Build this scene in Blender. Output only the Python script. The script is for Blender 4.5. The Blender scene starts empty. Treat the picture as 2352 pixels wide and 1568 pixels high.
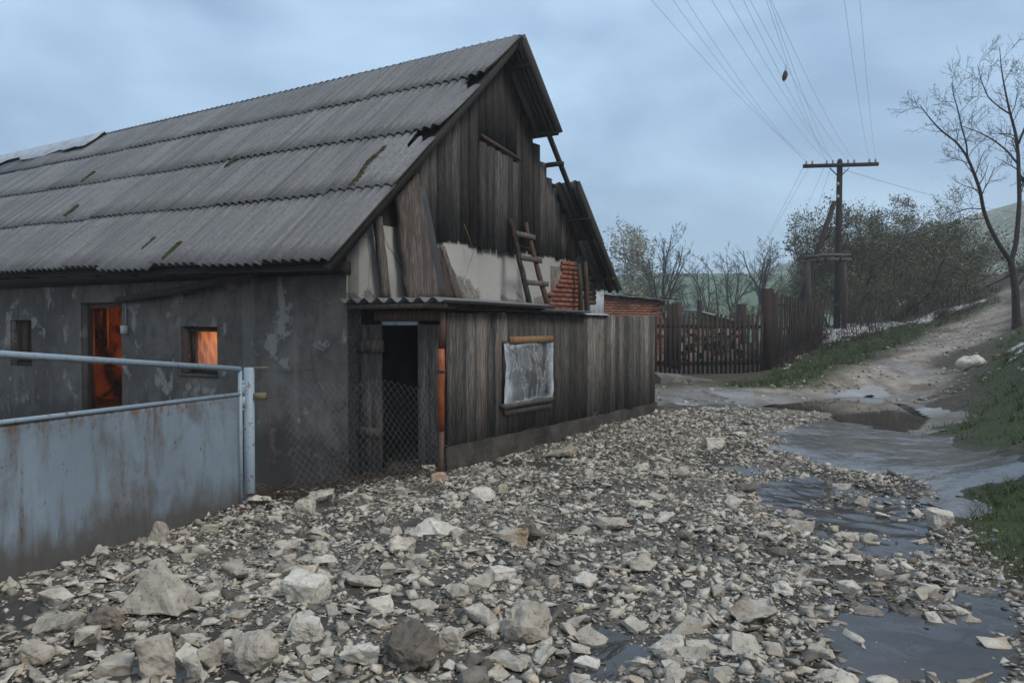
import bpy, bmesh, math, random
import numpy as np
from mathutils import Vector, noise as mnoise

R = math.radians
random.seed(7)
rng = np.random.default_rng(7)
SC = bpy.context.scene
COL = SC.collection

# ------------------------------------------------------------------ camera
F = 1801.0                       # focal length in pixels of a 2352 px wide frame (18 mm on a 23.5 mm sensor)
CX, CY, HOR = 1176.0, 784.0, 745.0
EYE = 1.6
TH = math.atan((CY - HOR) / F)
cd = bpy.data.cameras.new('camera')
cam = bpy.data.objects.new('camera', cd)
COL.objects.link(cam)
cam.location = (0, 0, EYE)
cam.rotation_euler = (math.pi / 2 - TH, 0, 0)
cd.sensor_width = 23.5
cd.lens = 18 * 1.0 * (F / 2352 * 23.5) / 18
cd.clip_start = 0.05
cd.clip_end = 3000
SC.camera = cam

# ------------------------------------------------------------------ sky, sun, exposure
SUN_EL, SUN_AZ = R(48), R(128)
w = bpy.data.worlds.new('World')
SC.world = w
w.use_nodes = True
nt = w.node_tree
nt.nodes.clear()
wo = nt.nodes.new('ShaderNodeOutputWorld')
bg = nt.nodes.new('ShaderNodeBackground')
sky = nt.nodes.new('ShaderNodeTexSky')
sky.sky_type = 'NISHITA'
sky.sun_disc = False
sky.sun_elevation = SUN_EL
sky.sun_rotation = SUN_AZ
tc = nt.nodes.new('ShaderNodeTexCoord')
mp = nt.nodes.new('ShaderNodeMapping')
mp.inputs['Scale'].default_value = (1.0, 1.0, 2.4)
mp.inputs['Rotation'].default_value = (0.0, R(12), 0.0)
nz = nt.nodes.new('ShaderNodeTexNoise')
nz.inputs['Scale'].default_value = 2.6
nz.inputs['Detail'].default_value = 5
nz.inputs['Roughness'].default_value = 0.52
nz.inputs['Distortion'].default_value = 0.25
rp = nt.nodes.new('ShaderNodeValToRGB')
rp.color_ramp.elements[0].position = 0.36
rp.color_ramp.elements[0].color = (3.1, 4.8, 7.2, 1)
rp.color_ramp.elements[1].position = 0.66
rp.color_ramp.elements[1].color = (5.9, 8.3, 11.0, 1)
# the part of the cloud deck behind the photographer is brighter and less blue
sx = nt.nodes.new('ShaderNodeVectorMath')
sx.operation = 'DOT_PRODUCT'
sx.inputs[1].default_value = (0.36, -0.78, 0.51)
mr = nt.nodes.new('ShaderNodeMapRange')
mr.inputs['From Min'].default_value = -0.1
mr.inputs['From Max'].default_value = 0.95
mw = nt.nodes.new('ShaderNodeMix')
mw.data_type = 'RGBA'
mw.inputs[7].default_value = (5.6, 6.0, 6.3, 1)
ms = nt.nodes.new('ShaderNodeMix')
ms.data_type = 'RGBA'
ms.inputs[0].default_value = 0.93
L = nt.links.new
L(tc.outputs['Generated'], mp.inputs[0]); L(mp.outputs[0], nz.inputs['Vector'])
L(nz.outputs['Fac'], rp.inputs[0]); L(tc.outputs['Generated'], sx.inputs[0])
L(sx.outputs['Value'], mr.inputs[0]); L(mr.outputs[0], mw.inputs[0]); L(rp.outputs[0], mw.inputs[6])
L(sky.outputs[0], ms.inputs[6]); L(mw.outputs[2], ms.inputs[7])
L(ms.outputs[2], bg.inputs[0]); bg.inputs[1].default_value = 0.1
L(bg.outputs[0], wo.inputs[0])

sl = bpy.data.lights.new('sun', 'SUN')
sl.energy = 2.0
sl.angle = R(18)
sl.color = (1.0, 0.95, 0.88)
so = bpy.data.objects.new('sun', sl)
COL.objects.link(so)
so.rotation_euler = (math.pi / 2 - SUN_EL, 0, math.pi - SUN_AZ)
SC.view_settings.view_transform = 'Standard'
SC.view_settings.look = 'None'
SC.view_settings.exposure = 0.03
SC.view_settings.gamma = 1.0
SC.cycles.volume_bounces = 2

# ------------------------------------------------------------------ pixel -> ray helpers (frame of 2352 x 1568)
FW = np.array([0, math.cos(TH), -math.sin(TH)]); UP = np.array([0, math.sin(TH), math.cos(TH)])
O3 = np.array([0, 0, EYE])
def ray(px, py):
    return FW + UP * ((CY - py) / F) + np.array([(px - CX) / F, 0, 0])
def at(px, py, Y):
    d = ray(px, py)
    return O3 + d * (Y / d[1])
G2 = np.array([0.543, 0.840, 0.0]); G2 /= np.linalg.norm(G2)      # along the gable
N2 = np.array([G2[1], -G2[0], 0.0])                                # out of the gable wall
ZU = np.array([0, 0, 1.0])
C0 = np.array([-1.90, 9.03, 0.0])                                  # front corner of the house
def H(a, o, z):
    return C0 + G2 * a + N2 * o + ZU * z
def GP(px, py, o=0.0):           # on the plane parallel to the gable at distance o -> (a, z)
    d = ray(px, py)
    t = (o - N2 @ (O3 - C0)) / (N2 @ d)
    p = O3 + d * t
    return float(G2 @ (p - C0)), float(p[2])
def LP(px, py, a=0.0):           # on the plane parallel to the long wall -> (o, z)
    d = ray(px, py)
    t = (a - G2 @ (O3 - C0)) / (G2 @ d)
    p = O3 + d * t
    return float(N2 @ (p - C0)), float(p[2])

# ------------------------------------------------------------------ numpy noise
def vnoise(x, y, seed=0):
    x = np.asarray(x, float); y = np.asarray(y, float)
    xi = np.floor(x).astype(np.int64); yi = np.floor(y).astype(np.int64)
    fx = x - xi; fy = y - yi
    fx = fx * fx * (3 - 2 * fx); fy = fy * fy * (3 - 2 * fy)
    def h(i, j):
        n = (i * 374761393 + j * 668265263 + seed * 974711) & 0x7fffffff
        n = ((n ^ (n >> 13)) * 1274126177) & 0x7fffffff
        n = n ^ (n >> 16)
        return (n & 0xffff) / 65535.0
    return (h(xi, yi) * (1 - fx) + h(xi + 1, yi) * fx) * (1 - fy) + (h(xi, yi + 1) * (1 - fx) + h(xi + 1, yi + 1) * fx) * fy
def fbm(x, y, s, octv=4, seed=0):
    v = 0; a = 0.5; t = 0
    for k in range(octv):
        v = v + a * vnoise(x / s * 2 ** k, y / s * 2 ** k, seed + k * 17); t += a; a *= 0.5
    return v / t * 2 - 1             # about -1..1
def sstep(a, b, x):
    t = np.clip((np.asarray(x, float) - a) / (b - a), 0, 1)
    return t * t * (3 - 2 * t)
def sdpoly(x, y, poly):              # signed distance, positive inside
    P = np.array(poly); n = len(P)
    d = np.full(x.shape, 1e18); ins = np.zeros(x.shape, bool)
    for i in range(n):
        ax, ay = P[i]; bx, by = P[(i + 1) % n]
        ex, ey = bx - ax, by - ay
        wx, wy = x - ax, y - ay
        t = np.clip((wx * ex + wy * ey) / (ex * ex + ey * ey + 1e-12), 0, 1)
        d = np.minimum(d, (wx - ex * t) ** 2 + (wy - ey * t) ** 2)
        c = (ay > y) != (by > y)
        xin = ax + (y - ay) / (by - ay + 1e-12) * ex
        ins ^= c & (x < xin)
    d = np.sqrt(d)
    return np.where(ins, d, -d)

# ------------------------------------------------------------------ terrain heights
cps = [(1505, 945, 13.4), (1510, 905, 15.5), (1700, 892, 17.4), (1740, 935, 15.2), (2000, 908, 17.6), (2125, 962, 13.4), (1980, 978, 12.5), (1900, 950, 14.2), (1800, 1000, 11.4),
       (2000, 1040, 9.9), (2150, 1120, 7.75), (2190, 1165, 7.0), (2352, 1150, 6.75), (2352, 1000, 9.6), (2352, 900, 12.4),
       (2352, 800, 16.6), (2300, 770, 23.5), (1900, 840, 19.3), (2100, 800, 22.5), (2230, 845, 19.0), (2250, 730, 30), (2320, 665, 42),
       (1757, 852, 22), (1507, 856, 21.5), (1640, 858, 21.7), (1800, 870, 20), (1885, 765, 30.5), (1922, 757, 33), (2050, 718, 37), (2200, 690, 44),
       (2130, 985, 11.9), (2230, 930, 13.2), (2352, 1330, 5.05), (2250, 1050, 8.9)]
ctl = [tuple(at(*c)) for c in cps]
ctl += [(x, y, 0.0) for x in (-3.5, -1.5, 0.3, 1.8) for y in (3.2, 5, 7)] + [(2.2, 3.6, -0.03), (2.6, 5.0, -0.04), (3.0, 4.2, 0.0),
        (0, 0, 0), (-3, 0, 0), (3, 0, 0.1), (0, -6, 0), (-6, -6, 0), (6, -6, .5), (-6, 4, 0), (-7, 9, 0.02), (-12, 9, 0.05), (-0.7, 8.3, 0.0), (1.0, 11.3, 0.06), (-12, 20, 0.2),
        (-2, 16, 0.15), (1, 19, 0.2), (-6, 30, 0.2), (4, 30, 0.0), (8, 34, -0.3), (-16, 0, 0), (-20, 40, 0), (6, 7, 0.95), (9, 10, 2.0), (12, 14, 2.8), (10, 3, 2.0), (18, 20, 4.0), (24, 30, 5.5), (30, 40, 7.0),
        (6, 48, -1.0), (-10, 60, -1.5), (14, 56, -0.5), (28, 60, 5.6), (16, 44, 1.2)]
CT = np.array(ctl)
def _tps(P):
    n = len(P)
    d = np.hypot(P[:, None, 0] - P[None, :, 0], P[:, None, 1] - P[None, :, 1])
    K = np.where(d > 0, d * d * np.log(d + 1e-12), 0) + np.eye(n) * 0.02
    A = np.zeros((n + 3, n + 3)); A[:n, :n] = K; A[:n, n] = 1; A[:n, n + 1:] = P[:, :2]; A[n, :n] = 1; A[n + 1:, :n] = P[:, :2].T
    b = np.zeros(n + 3); b[:n] = P[:, 2]
    return np.linalg.solve(A, b)
WT = _tps(CT)
def far_h(x, y):
    z = -2.5 + 19.3 * sstep(80, 250, y) * sstep(420, 140, x) + fbm(x, y, 60, 3, 5) * 1.2
    hill = 37 * sstep(52, 128, x - (y - 110) * 0.12) * sstep(40, 110, y)
    return np.maximum(z, -2.5 + hill) + 6 * sstep(250, 600, np.hypot(x, y))
def base_h(x, y):
    x = np.asarray(x, float); y = np.asarray(y, float)
    z = np.full(x.shape, WT[-3]) + WT[-2] * x + WT[-1] * y
    for i in range(len(CT)):
        d2 = (x - CT[i, 0]) ** 2 + (y - CT[i, 1]) ** 2
        z = z + WT[i] * 0.5 * d2 * np.log(d2 + 1e-12)
    k = sstep(46, 75, np.hypot(x, y - 5))
    return z * (1 - k) + far_h(x, y) * k
def ground_px(px, py):               # where the ray through a pixel meets the ground
    d = ray(px, py)
    Y = np.geomspace(1.5, 120, 1500)
    P = O3[None] + d[None] * (Y / d[1])[:, None]
    dz = P[:, 2] - base_h(P[:, 0], P[:, 1])
    k = np.where(dz < 0)[0]
    k = k[0] if len(k) else len(Y) - 1
    return P[k]
def polypx(pts):
    return [tuple(ground_px(*p)[:2]) for p in pts]
DEBRIS = polypx([(0, 1568), (0, 1335), (250, 1260), (480, 1200), (570, 1150), (700, 1115), (1000, 1075), (1200, 1040), (1505, 950), (1640, 940), (1900, 945), (1850, 985), (1790, 1015),
                 (1870, 1060), (2000, 1085), (2120, 1110), (2170, 1170), (2205, 1220), (2255, 1290), (2352, 1375), (2352, 1568)]) + [(3.2, 0.5), (-4.6, 0.5), (-4.05, 2.5)]
STREAM = polypx([(1770, 1000), (1880, 962), (2000, 975), (2100, 1000), (2160, 1010), (2240, 1035), (2352, 1060), (2352, 1105), (2270, 1105), (2215, 1125), (2212, 1175), (2180, 1172), (2145, 1112), (2050, 1085), (1900, 1062), (1800, 1030)])
PUDDLE = polypx([(1740, 935), (1850, 925), (2000, 908), (2070, 928), (2135, 962), (2110, 988), (1980, 978), (1920, 952), (1850, 942)])
FILM = polypx([(1505, 900), (1600, 893), (1800, 905), (1950, 903), (2000, 888), (2080, 903), (2150, 935), (2220, 960), (2130, 990), (1900, 960), (1740, 940), (1640, 944), (1560, 932), (1510, 922)])
POOL = polypx([(1880, 1450), (2000, 1385), (2150, 1410), (2200, 1345), (2300, 1335), (2352, 1365), (2352, 1568), (1960, 1568)]) + [(2.6, 2.0), (1.2, 2.0)]
POCK = [polypx([(1350, 1440), (1480, 1420), (1520, 1500), (1440, 1568), (1270, 1568)]), polypx([(1620, 1425), (1760, 1470), (1700, 1515), (1590, 1490)]),
        polypx([(1690, 1120), (1850, 1085), (2100, 1135), (2150, 1220), (2210, 1300), (2000, 1290), (1850, 1230)]), polypx([(640, 1150), (760, 1140), (770, 1185), (660, 1190)]),
        polypx([(0, 1370), (150, 1350), (180, 1420), (0, 1450)])]
TRACK = polypx([(1510, 893), (1700, 888), (1850, 884), (1960, 858), (2100, 795), (2195, 742), (2285, 690), (2325, 650), (2345, 690), (2285, 752), (2205, 800), (2165, 850), (2160, 900), (2130, 935), (1980, 903), (1700, 918), (1510, 925)])
GRASSL = polypx([(1640, 888), (1780, 855), (1880, 800), (2060, 752), (2250, 685), (2285, 690), (2150, 750), (2040, 800), (1900, 862), (1800, 893)])
GRASSR = polypx([(2352, 762), (2300, 785), (2262, 850), (2212, 930), (2130, 990), (2250, 1015), (2352, 1050)]) + [(9, 9.0), (30, 30), (26, 38)]
GRASSR2 = polypx([(2352, 1110), (2250, 1122), (2225, 1145), (2216, 1200), (2222, 1265), (2290, 1338), (2352, 1352)]) + [(6, 3), (14, 3), (12, 8)]
GATE0 = np.array([-2.37, 7.02]); GATE1 = np.array([-4.08, 2.5])
YARD = [(-4.30, 2.5), (-3.75, 3.9), (-2.55, 7.05), (-2.33, 7.35), (-1.35, 8.1), (-.86, 8.42), (-1.8, 9.6), (-20, 22), (-22, 12)]
def detail_h(x, y):
    near = sstep(26, 10, np.hypot(x, y))
    deb = sstep(-0.3, 0.4, sdpoly(x, y, DEBRIS))
    dry = fbm(x, y, 0.9, 3, 3) * 0.045 * deb + fbm(x, y, 0.22, 3, 9) * 0.022 * deb
    other = (fbm(x, y, 1.6, 4, 21) * 0.06 + fbm(x, y, .35, 3, 23) * .035) * (1 - deb)
    wet = np.maximum(sstep(-0.1, 0.25, sdpoly(x, y, POOL)) * 0.055, np.maximum(sstep(-0.2, .3, sdpoly(x, y, STREAM)), sstep(-.3, .2, sdpoly(x, y, PUDDLE)) * 2.0) * 0.04)
    for p in POCK:
        wet = np.maximum(wet, sstep(-0.1, .2, sdpoly(x, y, p)) * 0.04)
    yard = sstep(0.0, .30, sdpoly(x, y, YARD)) * (.42 + .06 * fbm(x, y, .5, 3, 71))
    return (dry + other - wet) * (0.35 + 0.65 * near) - yard
def ground_h(x, y):
    return base_h(x, y) + detail_h(x, y)
def gz(x, y):
    return float(ground_h(np.array([x]), np.array([y]))[0])

# ------------------------------------------------------------------ mesh building
class MB:
    def __init__(s):
        s.v = []; s.f = []; s.n = 0
    def add(s, v, *faces):
        v = np.asarray(v, float).reshape(-1, 3)
        s.v.append(v)
        for f in faces:
            f = np.asarray(f, np.int64)
            if f.size: s.f.append(f + s.n)
        s.n += len(v)
    def box(s, c, ux, uy, uz):      # centre and three half-extent vectors
        c, ux, uy, uz = (np.asarray(q, float) for q in (c, ux, uy, uz))
        v = [c + sx * ux + sy * uy + sz * uz for sz in (-1, 1) for sy in (-1, 1) for sx in (-1, 1)]
        f = [(0, 2, 3, 1), (4, 5, 7, 6), (0, 1, 5, 4), (2, 6, 7, 3), (0, 4, 6, 2), (1, 3, 7, 5)]
        if np.dot(np.cross(ux, uy), uz) < 0: f = [q[::-1] for q in f]
        s.add(v, f)
    def beam(s, p0, p1, wd, ht, up=ZU):
        p0 = np.asarray(p0, float); p1 = np.asarray(p1, float)
        d = p1 - p0; l = np.linalg.norm(d); d = d / l
        side = np.cross(d, up); side /= np.linalg.norm(side) + 1e-9
        u = np.cross(side, d)
        s.box((p0 + p1) / 2, d * l / 2, side * wd / 2, u * ht / 2)
    def tube(s, pts, rad, n=6, cap=True):
        P = np.asarray(pts, float); m = len(P)
        rad = np.broadcast_to(np.asarray(rad, float), (m,))
        T = np.gradient(P, axis=0); T /= np.linalg.norm(T, axis=1)[:, None] + 1e-12
        ref = np.array([0, 0, 1.0]) if abs(T[:, 2]).max() < 0.9 else np.array([0.7, 0.71, 0.05])
        U = np.cross(T, ref); U /= np.linalg.norm(U, axis=1)[:, None] + 1e-12
        V = np.cross(T, U)
        a = np.arange(n) / n * 2 * math.pi
        ring = U[:, None] * np.cos(a)[None, :, None] + V[:, None] * np.sin(a)[None, :, None]
        v = (P[:, None] + ring * rad[:, None, None]).reshape(-1, 3)
        i = np.arange(m - 1)[:, None] * n; j = np.arange(n)[None]; k = (j + 1) % n
        f = np.stack([i + j, i + n + j, i + n + k, i + k], -1).reshape(-1, 4)
        s.add(v, f)
        if cap:
            b = s.n - len(v)
            s.f.append(np.array([list(range(b + n - 1, b - 1, -1))][0])[None, ::-1])
            s.f.append(np.array(list(range(b + (m - 1) * n, b + m * n)))[None, ::-1])
    def grid(s, V):                  # V: (r, c, 3)
        r, c = V.shape[:2]
        i = np.arange(r - 1)[:, None] * c; j = np.arange(c - 1)[None]
        f = np.stack([i + j, i + j + 1, i + c + j + 1, i + c + j], -1).reshape(-1, 4)
        s.add(V.reshape(-1, 3), f)
    def slab(s, V, th):              # a grid with thickness: th is a vector (r,c,3) or (3,)
        r, c = V.shape[:2]
        W = V - th
        n = r * c
        i = np.arange(r - 1)[:, None] * c; j = np.arange(c - 1)[None]
        f = np.stack([i + j, i + j + 1, i + c + j + 1, i + c + j], -1).reshape(-1, 4)
        edge = []
        for q in range(c - 1): edge += [(q + 1, q, n + q, n + q + 1), ((r - 1) * c + q, (r - 1) * c + q + 1, n + (r - 1) * c + q + 1, n + (r - 1) * c + q)]
        for q in range(r - 1): edge += [(q * c, (q + 1) * c, n + (q + 1) * c, n + q * c), ((q + 1) * c + c - 1, q * c + c - 1, n + q * c + c - 1, n + (q + 1) * c + c - 1)]
        s.add(np.concatenate([V.reshape(-1, 3), W.reshape(-1, 3)]), f, f[:, ::-1] + n, edge)
    def quads(s, c, u, v):           # many quads at once
        P = np.stack([c - u - v, c + u - v, c + u + v, c - u + v], 1).reshape(-1, 3)
        s.add(P, np.arange(len(P)).reshape(-1, 4))
    def tris(s, a, b, c):
        P = np.stack([a, b, c], 1).reshape(-1, 3)
        s.add(P, np.arange(len(P)).reshape(-1, 3))
    def mesh(s, name, off=(0, 0, 0), smooth=False):
        me = bpy.data.meshes.new(name)
        V = np.concatenate(s.v) - np.asarray(off, float)
        me.vertices.add(len(V)); me.vertices.foreach_set('co', V.astype(np.float32).ravel())
        tot = np.concatenate([np.full(len(f), f.shape[1]) for f in s.f]).astype(np.int32)
        lp = np.concatenate([f.ravel() for f in s.f]).astype(np.int32)
        me.loops.add(len(lp)); me.loops.foreach_set('vertex_index', lp)
        st = np.concatenate([[0], np.cumsum(tot)[:-1]]).astype(np.int32)
        me.polygons.add(len(tot)); me.polygons.foreach_set('loop_start', st); me.polygons.foreach_set('loop_total', tot)
        if smooth: me.polygons.foreach_set('use_smooth', np.ones(len(tot), bool))
        me.update(calc_edges=True)
        return me
def tag(o, label=None, cat=None, group=None, kind=None):
    if label: o['label'] = label
    if cat: o['category'] = cat
    if group: o['group'] = group
    if kind: o['kind'] = kind
    return o
def empty(name, loc, label, cat, group=None):
    o = bpy.data.objects.new(name, None); COL.objects.link(o)
    o.location = tuple(loc); o.empty_display_size = 0.2
    return tag(o, label, cat, group)
def put(name, mb, mat, parent=None, root=None, smooth=False, loc=None):
    """parent: what it is a child of; root: the Empty whose base the coordinates are taken from"""
    rt = root if root is not None else parent
    off = tuple(rt.location) if rt is not None else (loc if loc is not None else (0, 0, 0))
    me = mb.mesh(name, off, smooth) if isinstance(mb, MB) else mb
    me.materials.append(mat)
    o = bpy.data.objects.new(name, me); COL.objects.link(o)
    if parent is not None: o.parent = parent
    elif loc is not None: o.location = tuple(loc)
    return o
def copy_tree(o, parent=None):
    c = o.copy(); COL.objects.link(c)
    if parent is not None: c.parent = parent
    for ch in list(o.children): copy_tree(ch, c)
    return c

# ------------------------------------------------------------------ materials
class NM:
    def __init__(s, name, rough=0.8):
        s.m = bpy.data.materials.new(name); s.m.use_nodes = True
        s.t = s.m.node_tree
        s.b = s.t.nodes['Principled BSDF']; s.b.inputs['Roughness'].default_value = rough
        s.b.inputs['Specular IOR Level'].default_value = 0.3
        s._c = {}
    def n(s, ty): return s.t.nodes.new(ty)
    def l(s, a, b): s.t.links.new(a, b)
    def put(s, sock, val):
        if hasattr(val, 'is_output'): s.l(val, sock)
        else: sock.default_value = val
    def coord(s, kind='Object', scale=(1, 1, 1), rot=(0, 0, 0)):
        k = (kind, scale, rot)
        if k not in s._c:
            if kind == 'World': src = s.n('ShaderNodeNewGeometry').outputs['Position']
            else: src = s.n('ShaderNodeTexCoord').outputs[kind]
            m = s.n('ShaderNodeMapping'); m.inputs['Scale'].default_value = scale; m.inputs['Rotation'].default_value = rot
            s.l(src, m.inputs[0]); s._c[k] = m.outputs[0]
        return s._c[k]
    def noise(s, scale, detail=4, rough=0.55, dist=0, co=None):
        q = s.n('ShaderNodeTexNoise'); q.inputs['Scale'].default_value = scale; q.inputs['Detail'].default_value = detail
        q.inputs['Roughness'].default_value = rough; q.inputs['Distortion'].default_value = dist
        s.l(co if co is not None else s.coord(), q.inputs['Vector'])
        return q.outputs['Fac']
    def voro(s, scale, co=None, feat='F1', out='Distance'):
        q = s.n('ShaderNodeTexVoronoi'); q.feature = feat; q.inputs['Scale'].default_value = scale
        s.l(co if co is not None else s.coord(), q.inputs['Vector'])
        return q.outputs[out]
    def ramp(s, fac, stops):
        q = s.n('ShaderNodeValToRGB'); e = q.color_ramp.elements
        while len(e) < len(stops): e.new(0.5)
        for el, (p, c) in zip(e, stops):
            el.position = p
            el.color = (c, c, c, 1) if isinstance(c, (int, float)) else (*c, 1)
        s.l(fac, q.inputs[0]); return q.outputs[0]
    def mix(s, fac, a, b, mode='MIX'):
        q = s.n('ShaderNodeMix'); q.data_type = 'RGBA'; q.blend_type = mode
        s.put(q.inputs[0], fac)
        s.put(q.inputs[6], a if hasattr(a, 'is_output') else (*a, 1))
        s.put(q.inputs[7], b if hasattr(b, 'is_output') else (*b, 1))
        return q.outputs[2]
    def math(s, op, a, b=0.0):
        q = s.n('ShaderNodeMath'); q.operation = op
        s.put(q.inputs[0], a); s.put(q.inputs[1], b); return q.outputs[0]
    def attr(s, name):
        q = s.n('ShaderNodeAttribute'); q.attribute_name = name; return q.outputs['Fac']
    def island(s): return s.n('ShaderNodeNewGeometry').outputs['Random Per Island']
    def objrand(s): return s.n('ShaderNodeObjectInfo').outputs['Random']
    def color(s, c): s.put(s.b.inputs['Base Color'], c if hasattr(c, 'is_output') else (*c, 1))
    def rough(s, c): s.put(s.b.inputs['Roughness'], c)
    def bump(s, h, strength=0.5, dist=0.02):
        q = s.n('ShaderNodeBump'); q.inputs['Strength'].default_value = strength; q.inputs['Distance'].default_value = dist
        s.l(h, q.inputs['Height']); s.l(q.outputs[0], s.b.inputs['Normal'])

def wood(name, dark, light, warm, grain=(9, 9, 0.7), streak=0.55, rough=0.85, warm_amt=0.25):
    k = NM(name, rough); co = k.coord('Object', grain)
    isl = k.island()
    off = k.n('ShaderNodeVectorMath'); off.operation = 'ADD'
    comb = k.n('ShaderNodeCombineXYZ'); k.l(k.math('MULTIPLY', isl, 37.0), comb.inputs[2]); k.l(k.math('MULTIPLY', isl, 11.0), comb.inputs[0])
    k.l(co, off.inputs[0]); k.l(comb.outputs[0], off.inputs[1]); co2 = off.outputs[0]
    g = k.noise(2.2, 6, 0.65, 0.6, co2)
    f = k.noise(9, 3, 0.6, 0.3, co2)
    big = k.noise(0.55, 3, 0.5, 0, co2)
    c = k.ramp(g, [(0.30, dark), (0.50, tuple((a + b) / 2 for a, b in zip(dark, light))), (0.72, light)])
    c = k.mix(k.ramp(f, [(0.42, 0.75), (0.62, 0.0)]), c, dark)
    c = k.mix(k.math('MULTIPLY', k.ramp(big, [(0.45, 0.0), (0.7, 1.0)]), warm_amt), c, warm)
    v = k.ramp(isl, [(0.0, 0.26), (0.55, 0.48), (0.82, 0.68), (1.0, 1.0)])
    v = k.mix(1.0, v, (2.0, 2.0, 2.0), 'MULTIPLY')
    c = k.mix(1.0, c, v, 'MULTIPLY')
    k.color(c); k.bump(k.math('ADD', g, k.math('MULTIPLY', f, 0.5)), 0.6, 0.012)
    return k.m
M_gable = wood('gable_wood', (0.018, 0.017, 0.0165), (0.115, 0.108, 0.102), (0.095, 0.055, 0.038))
M_shed = wood('shed_wood', (0.028, 0.026, 0.025), (0.225, 0.210, 0.195), (0.125, 0.08, 0.05), warm_amt=0.3)
M_fence = wood('fence_wood', (0.018, 0.013, 0.011), (0.055, 0.040, 0.032), (0.07, 0.035, 0.02))
M_beam = wood('old_beam', (0.03, 0.025, 0.022), (0.12, 0.095, 0.08), (0.14, 0.07, 0.035))
M_slab = wood('sawn_slab', (0.05, 0.042, 0.038), (0.24, 0.21, 0.19), (0.16, 0.075, 0.035), grain=(5, 5, 0.6), warm_amt=0.2)
M_raw = wood('fresh_batten', (0.20, 0.115, 0.055), (0.40, 0.24, 0.125), (0.34, 0.18, 0.08))
M_lintel = wood('lintel_wood', (0.055, 0.032, 0.022), (0.16, 0.095, 0.06), (0.18, 0.085, 0.04))

def plaster(name, base, patch, dark, patch_pos, bump=0.5, brick=False):
    k = NM(name, 0.9); co = k.coord('Object')
    a = k.noise(0.9, 6, 0.6, 0.4, co); b = k.noise(5, 5, 0.6, 0.2, co); s_ = k.noise(1.2, 5, 0.6, 0.3, k.coord('Object', (3, 3, 0.35)))
    c = k.mix(k.ramp(a, [(0.35, 0.0), (0.65, 1.0)]), base, dark)
    c = k.mix(k.ramp(b, [(0.4, 0.0), (0.7, 0.55)]), c, tuple(x * 0.55 for x in dark))
    c = k.mix(k.ramp(s_, [(0.5, 0.0), (0.72, 0.5)]), c, tuple(x * 1.35 for x in base))
    p = k.noise(2.4, 8, 0.66, 0.3, co)
    c = k.mix(k.ramp(p, [(patch_pos, 0.0), (patch_pos + 0.05, 1.0)]), c, patch)
    wv = k.n('ShaderNodeTexVoronoi'); wv.feature = 'DISTANCE_TO_EDGE'; wv.inputs['Scale'].default_value = 0.9
    wb = k.n('ShaderNodeMix'); wb.data_type = 'VECTOR'; wb.inputs[0].default_value = 0.15; nq = k.n('ShaderNodeTexNoise'); nq.inputs['Scale'].default_value = 2.5; k.l(co, nq.inputs['Vector'])
    k.l(co, wb.inputs[4]); k.l(nq.outputs['Color'], wb.inputs[5]); k.l(wb.outputs[1], wv.inputs['Vector'])
    c = k.mix(k.math('MULTIPLY', k.ramp(wv.outputs['Distance'], [(0.0, 1.0), (0.008, 0.0)]), 0.42), c, tuple(x * 0.3 for x in dark))
    zz = k.n('ShaderNodeSeparateXYZ'); k.l(k.coord('World'), zz.inputs[0])
    damp = k.math('ADD', k.math('MULTIPLY', zz.outputs['Z'], -0.6), k.noise(1.5, 6, .65, .4, co))
    c = k.mix(k.ramp(damp, [(0.18, 0.0), (0.42, 0.7)]), c, tuple(x * 0.55 for x in dark))
    h = k.math('ADD', k.math('MULTIPLY', b, 0.6), k.ramp(p, [(patch_pos, 0.0), (patch_pos + 0.03, 0.6)]))
    k.color(c); k.bump(h, bump, 0.02)
    return k
M_wall_k = plaster('cement_render', (0.200, 0.190, 0.174), (0.31, 0.295, 0.275), (0.105, 0.100, 0.092), 0.565)
M_wall = M_wall_k.m
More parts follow.
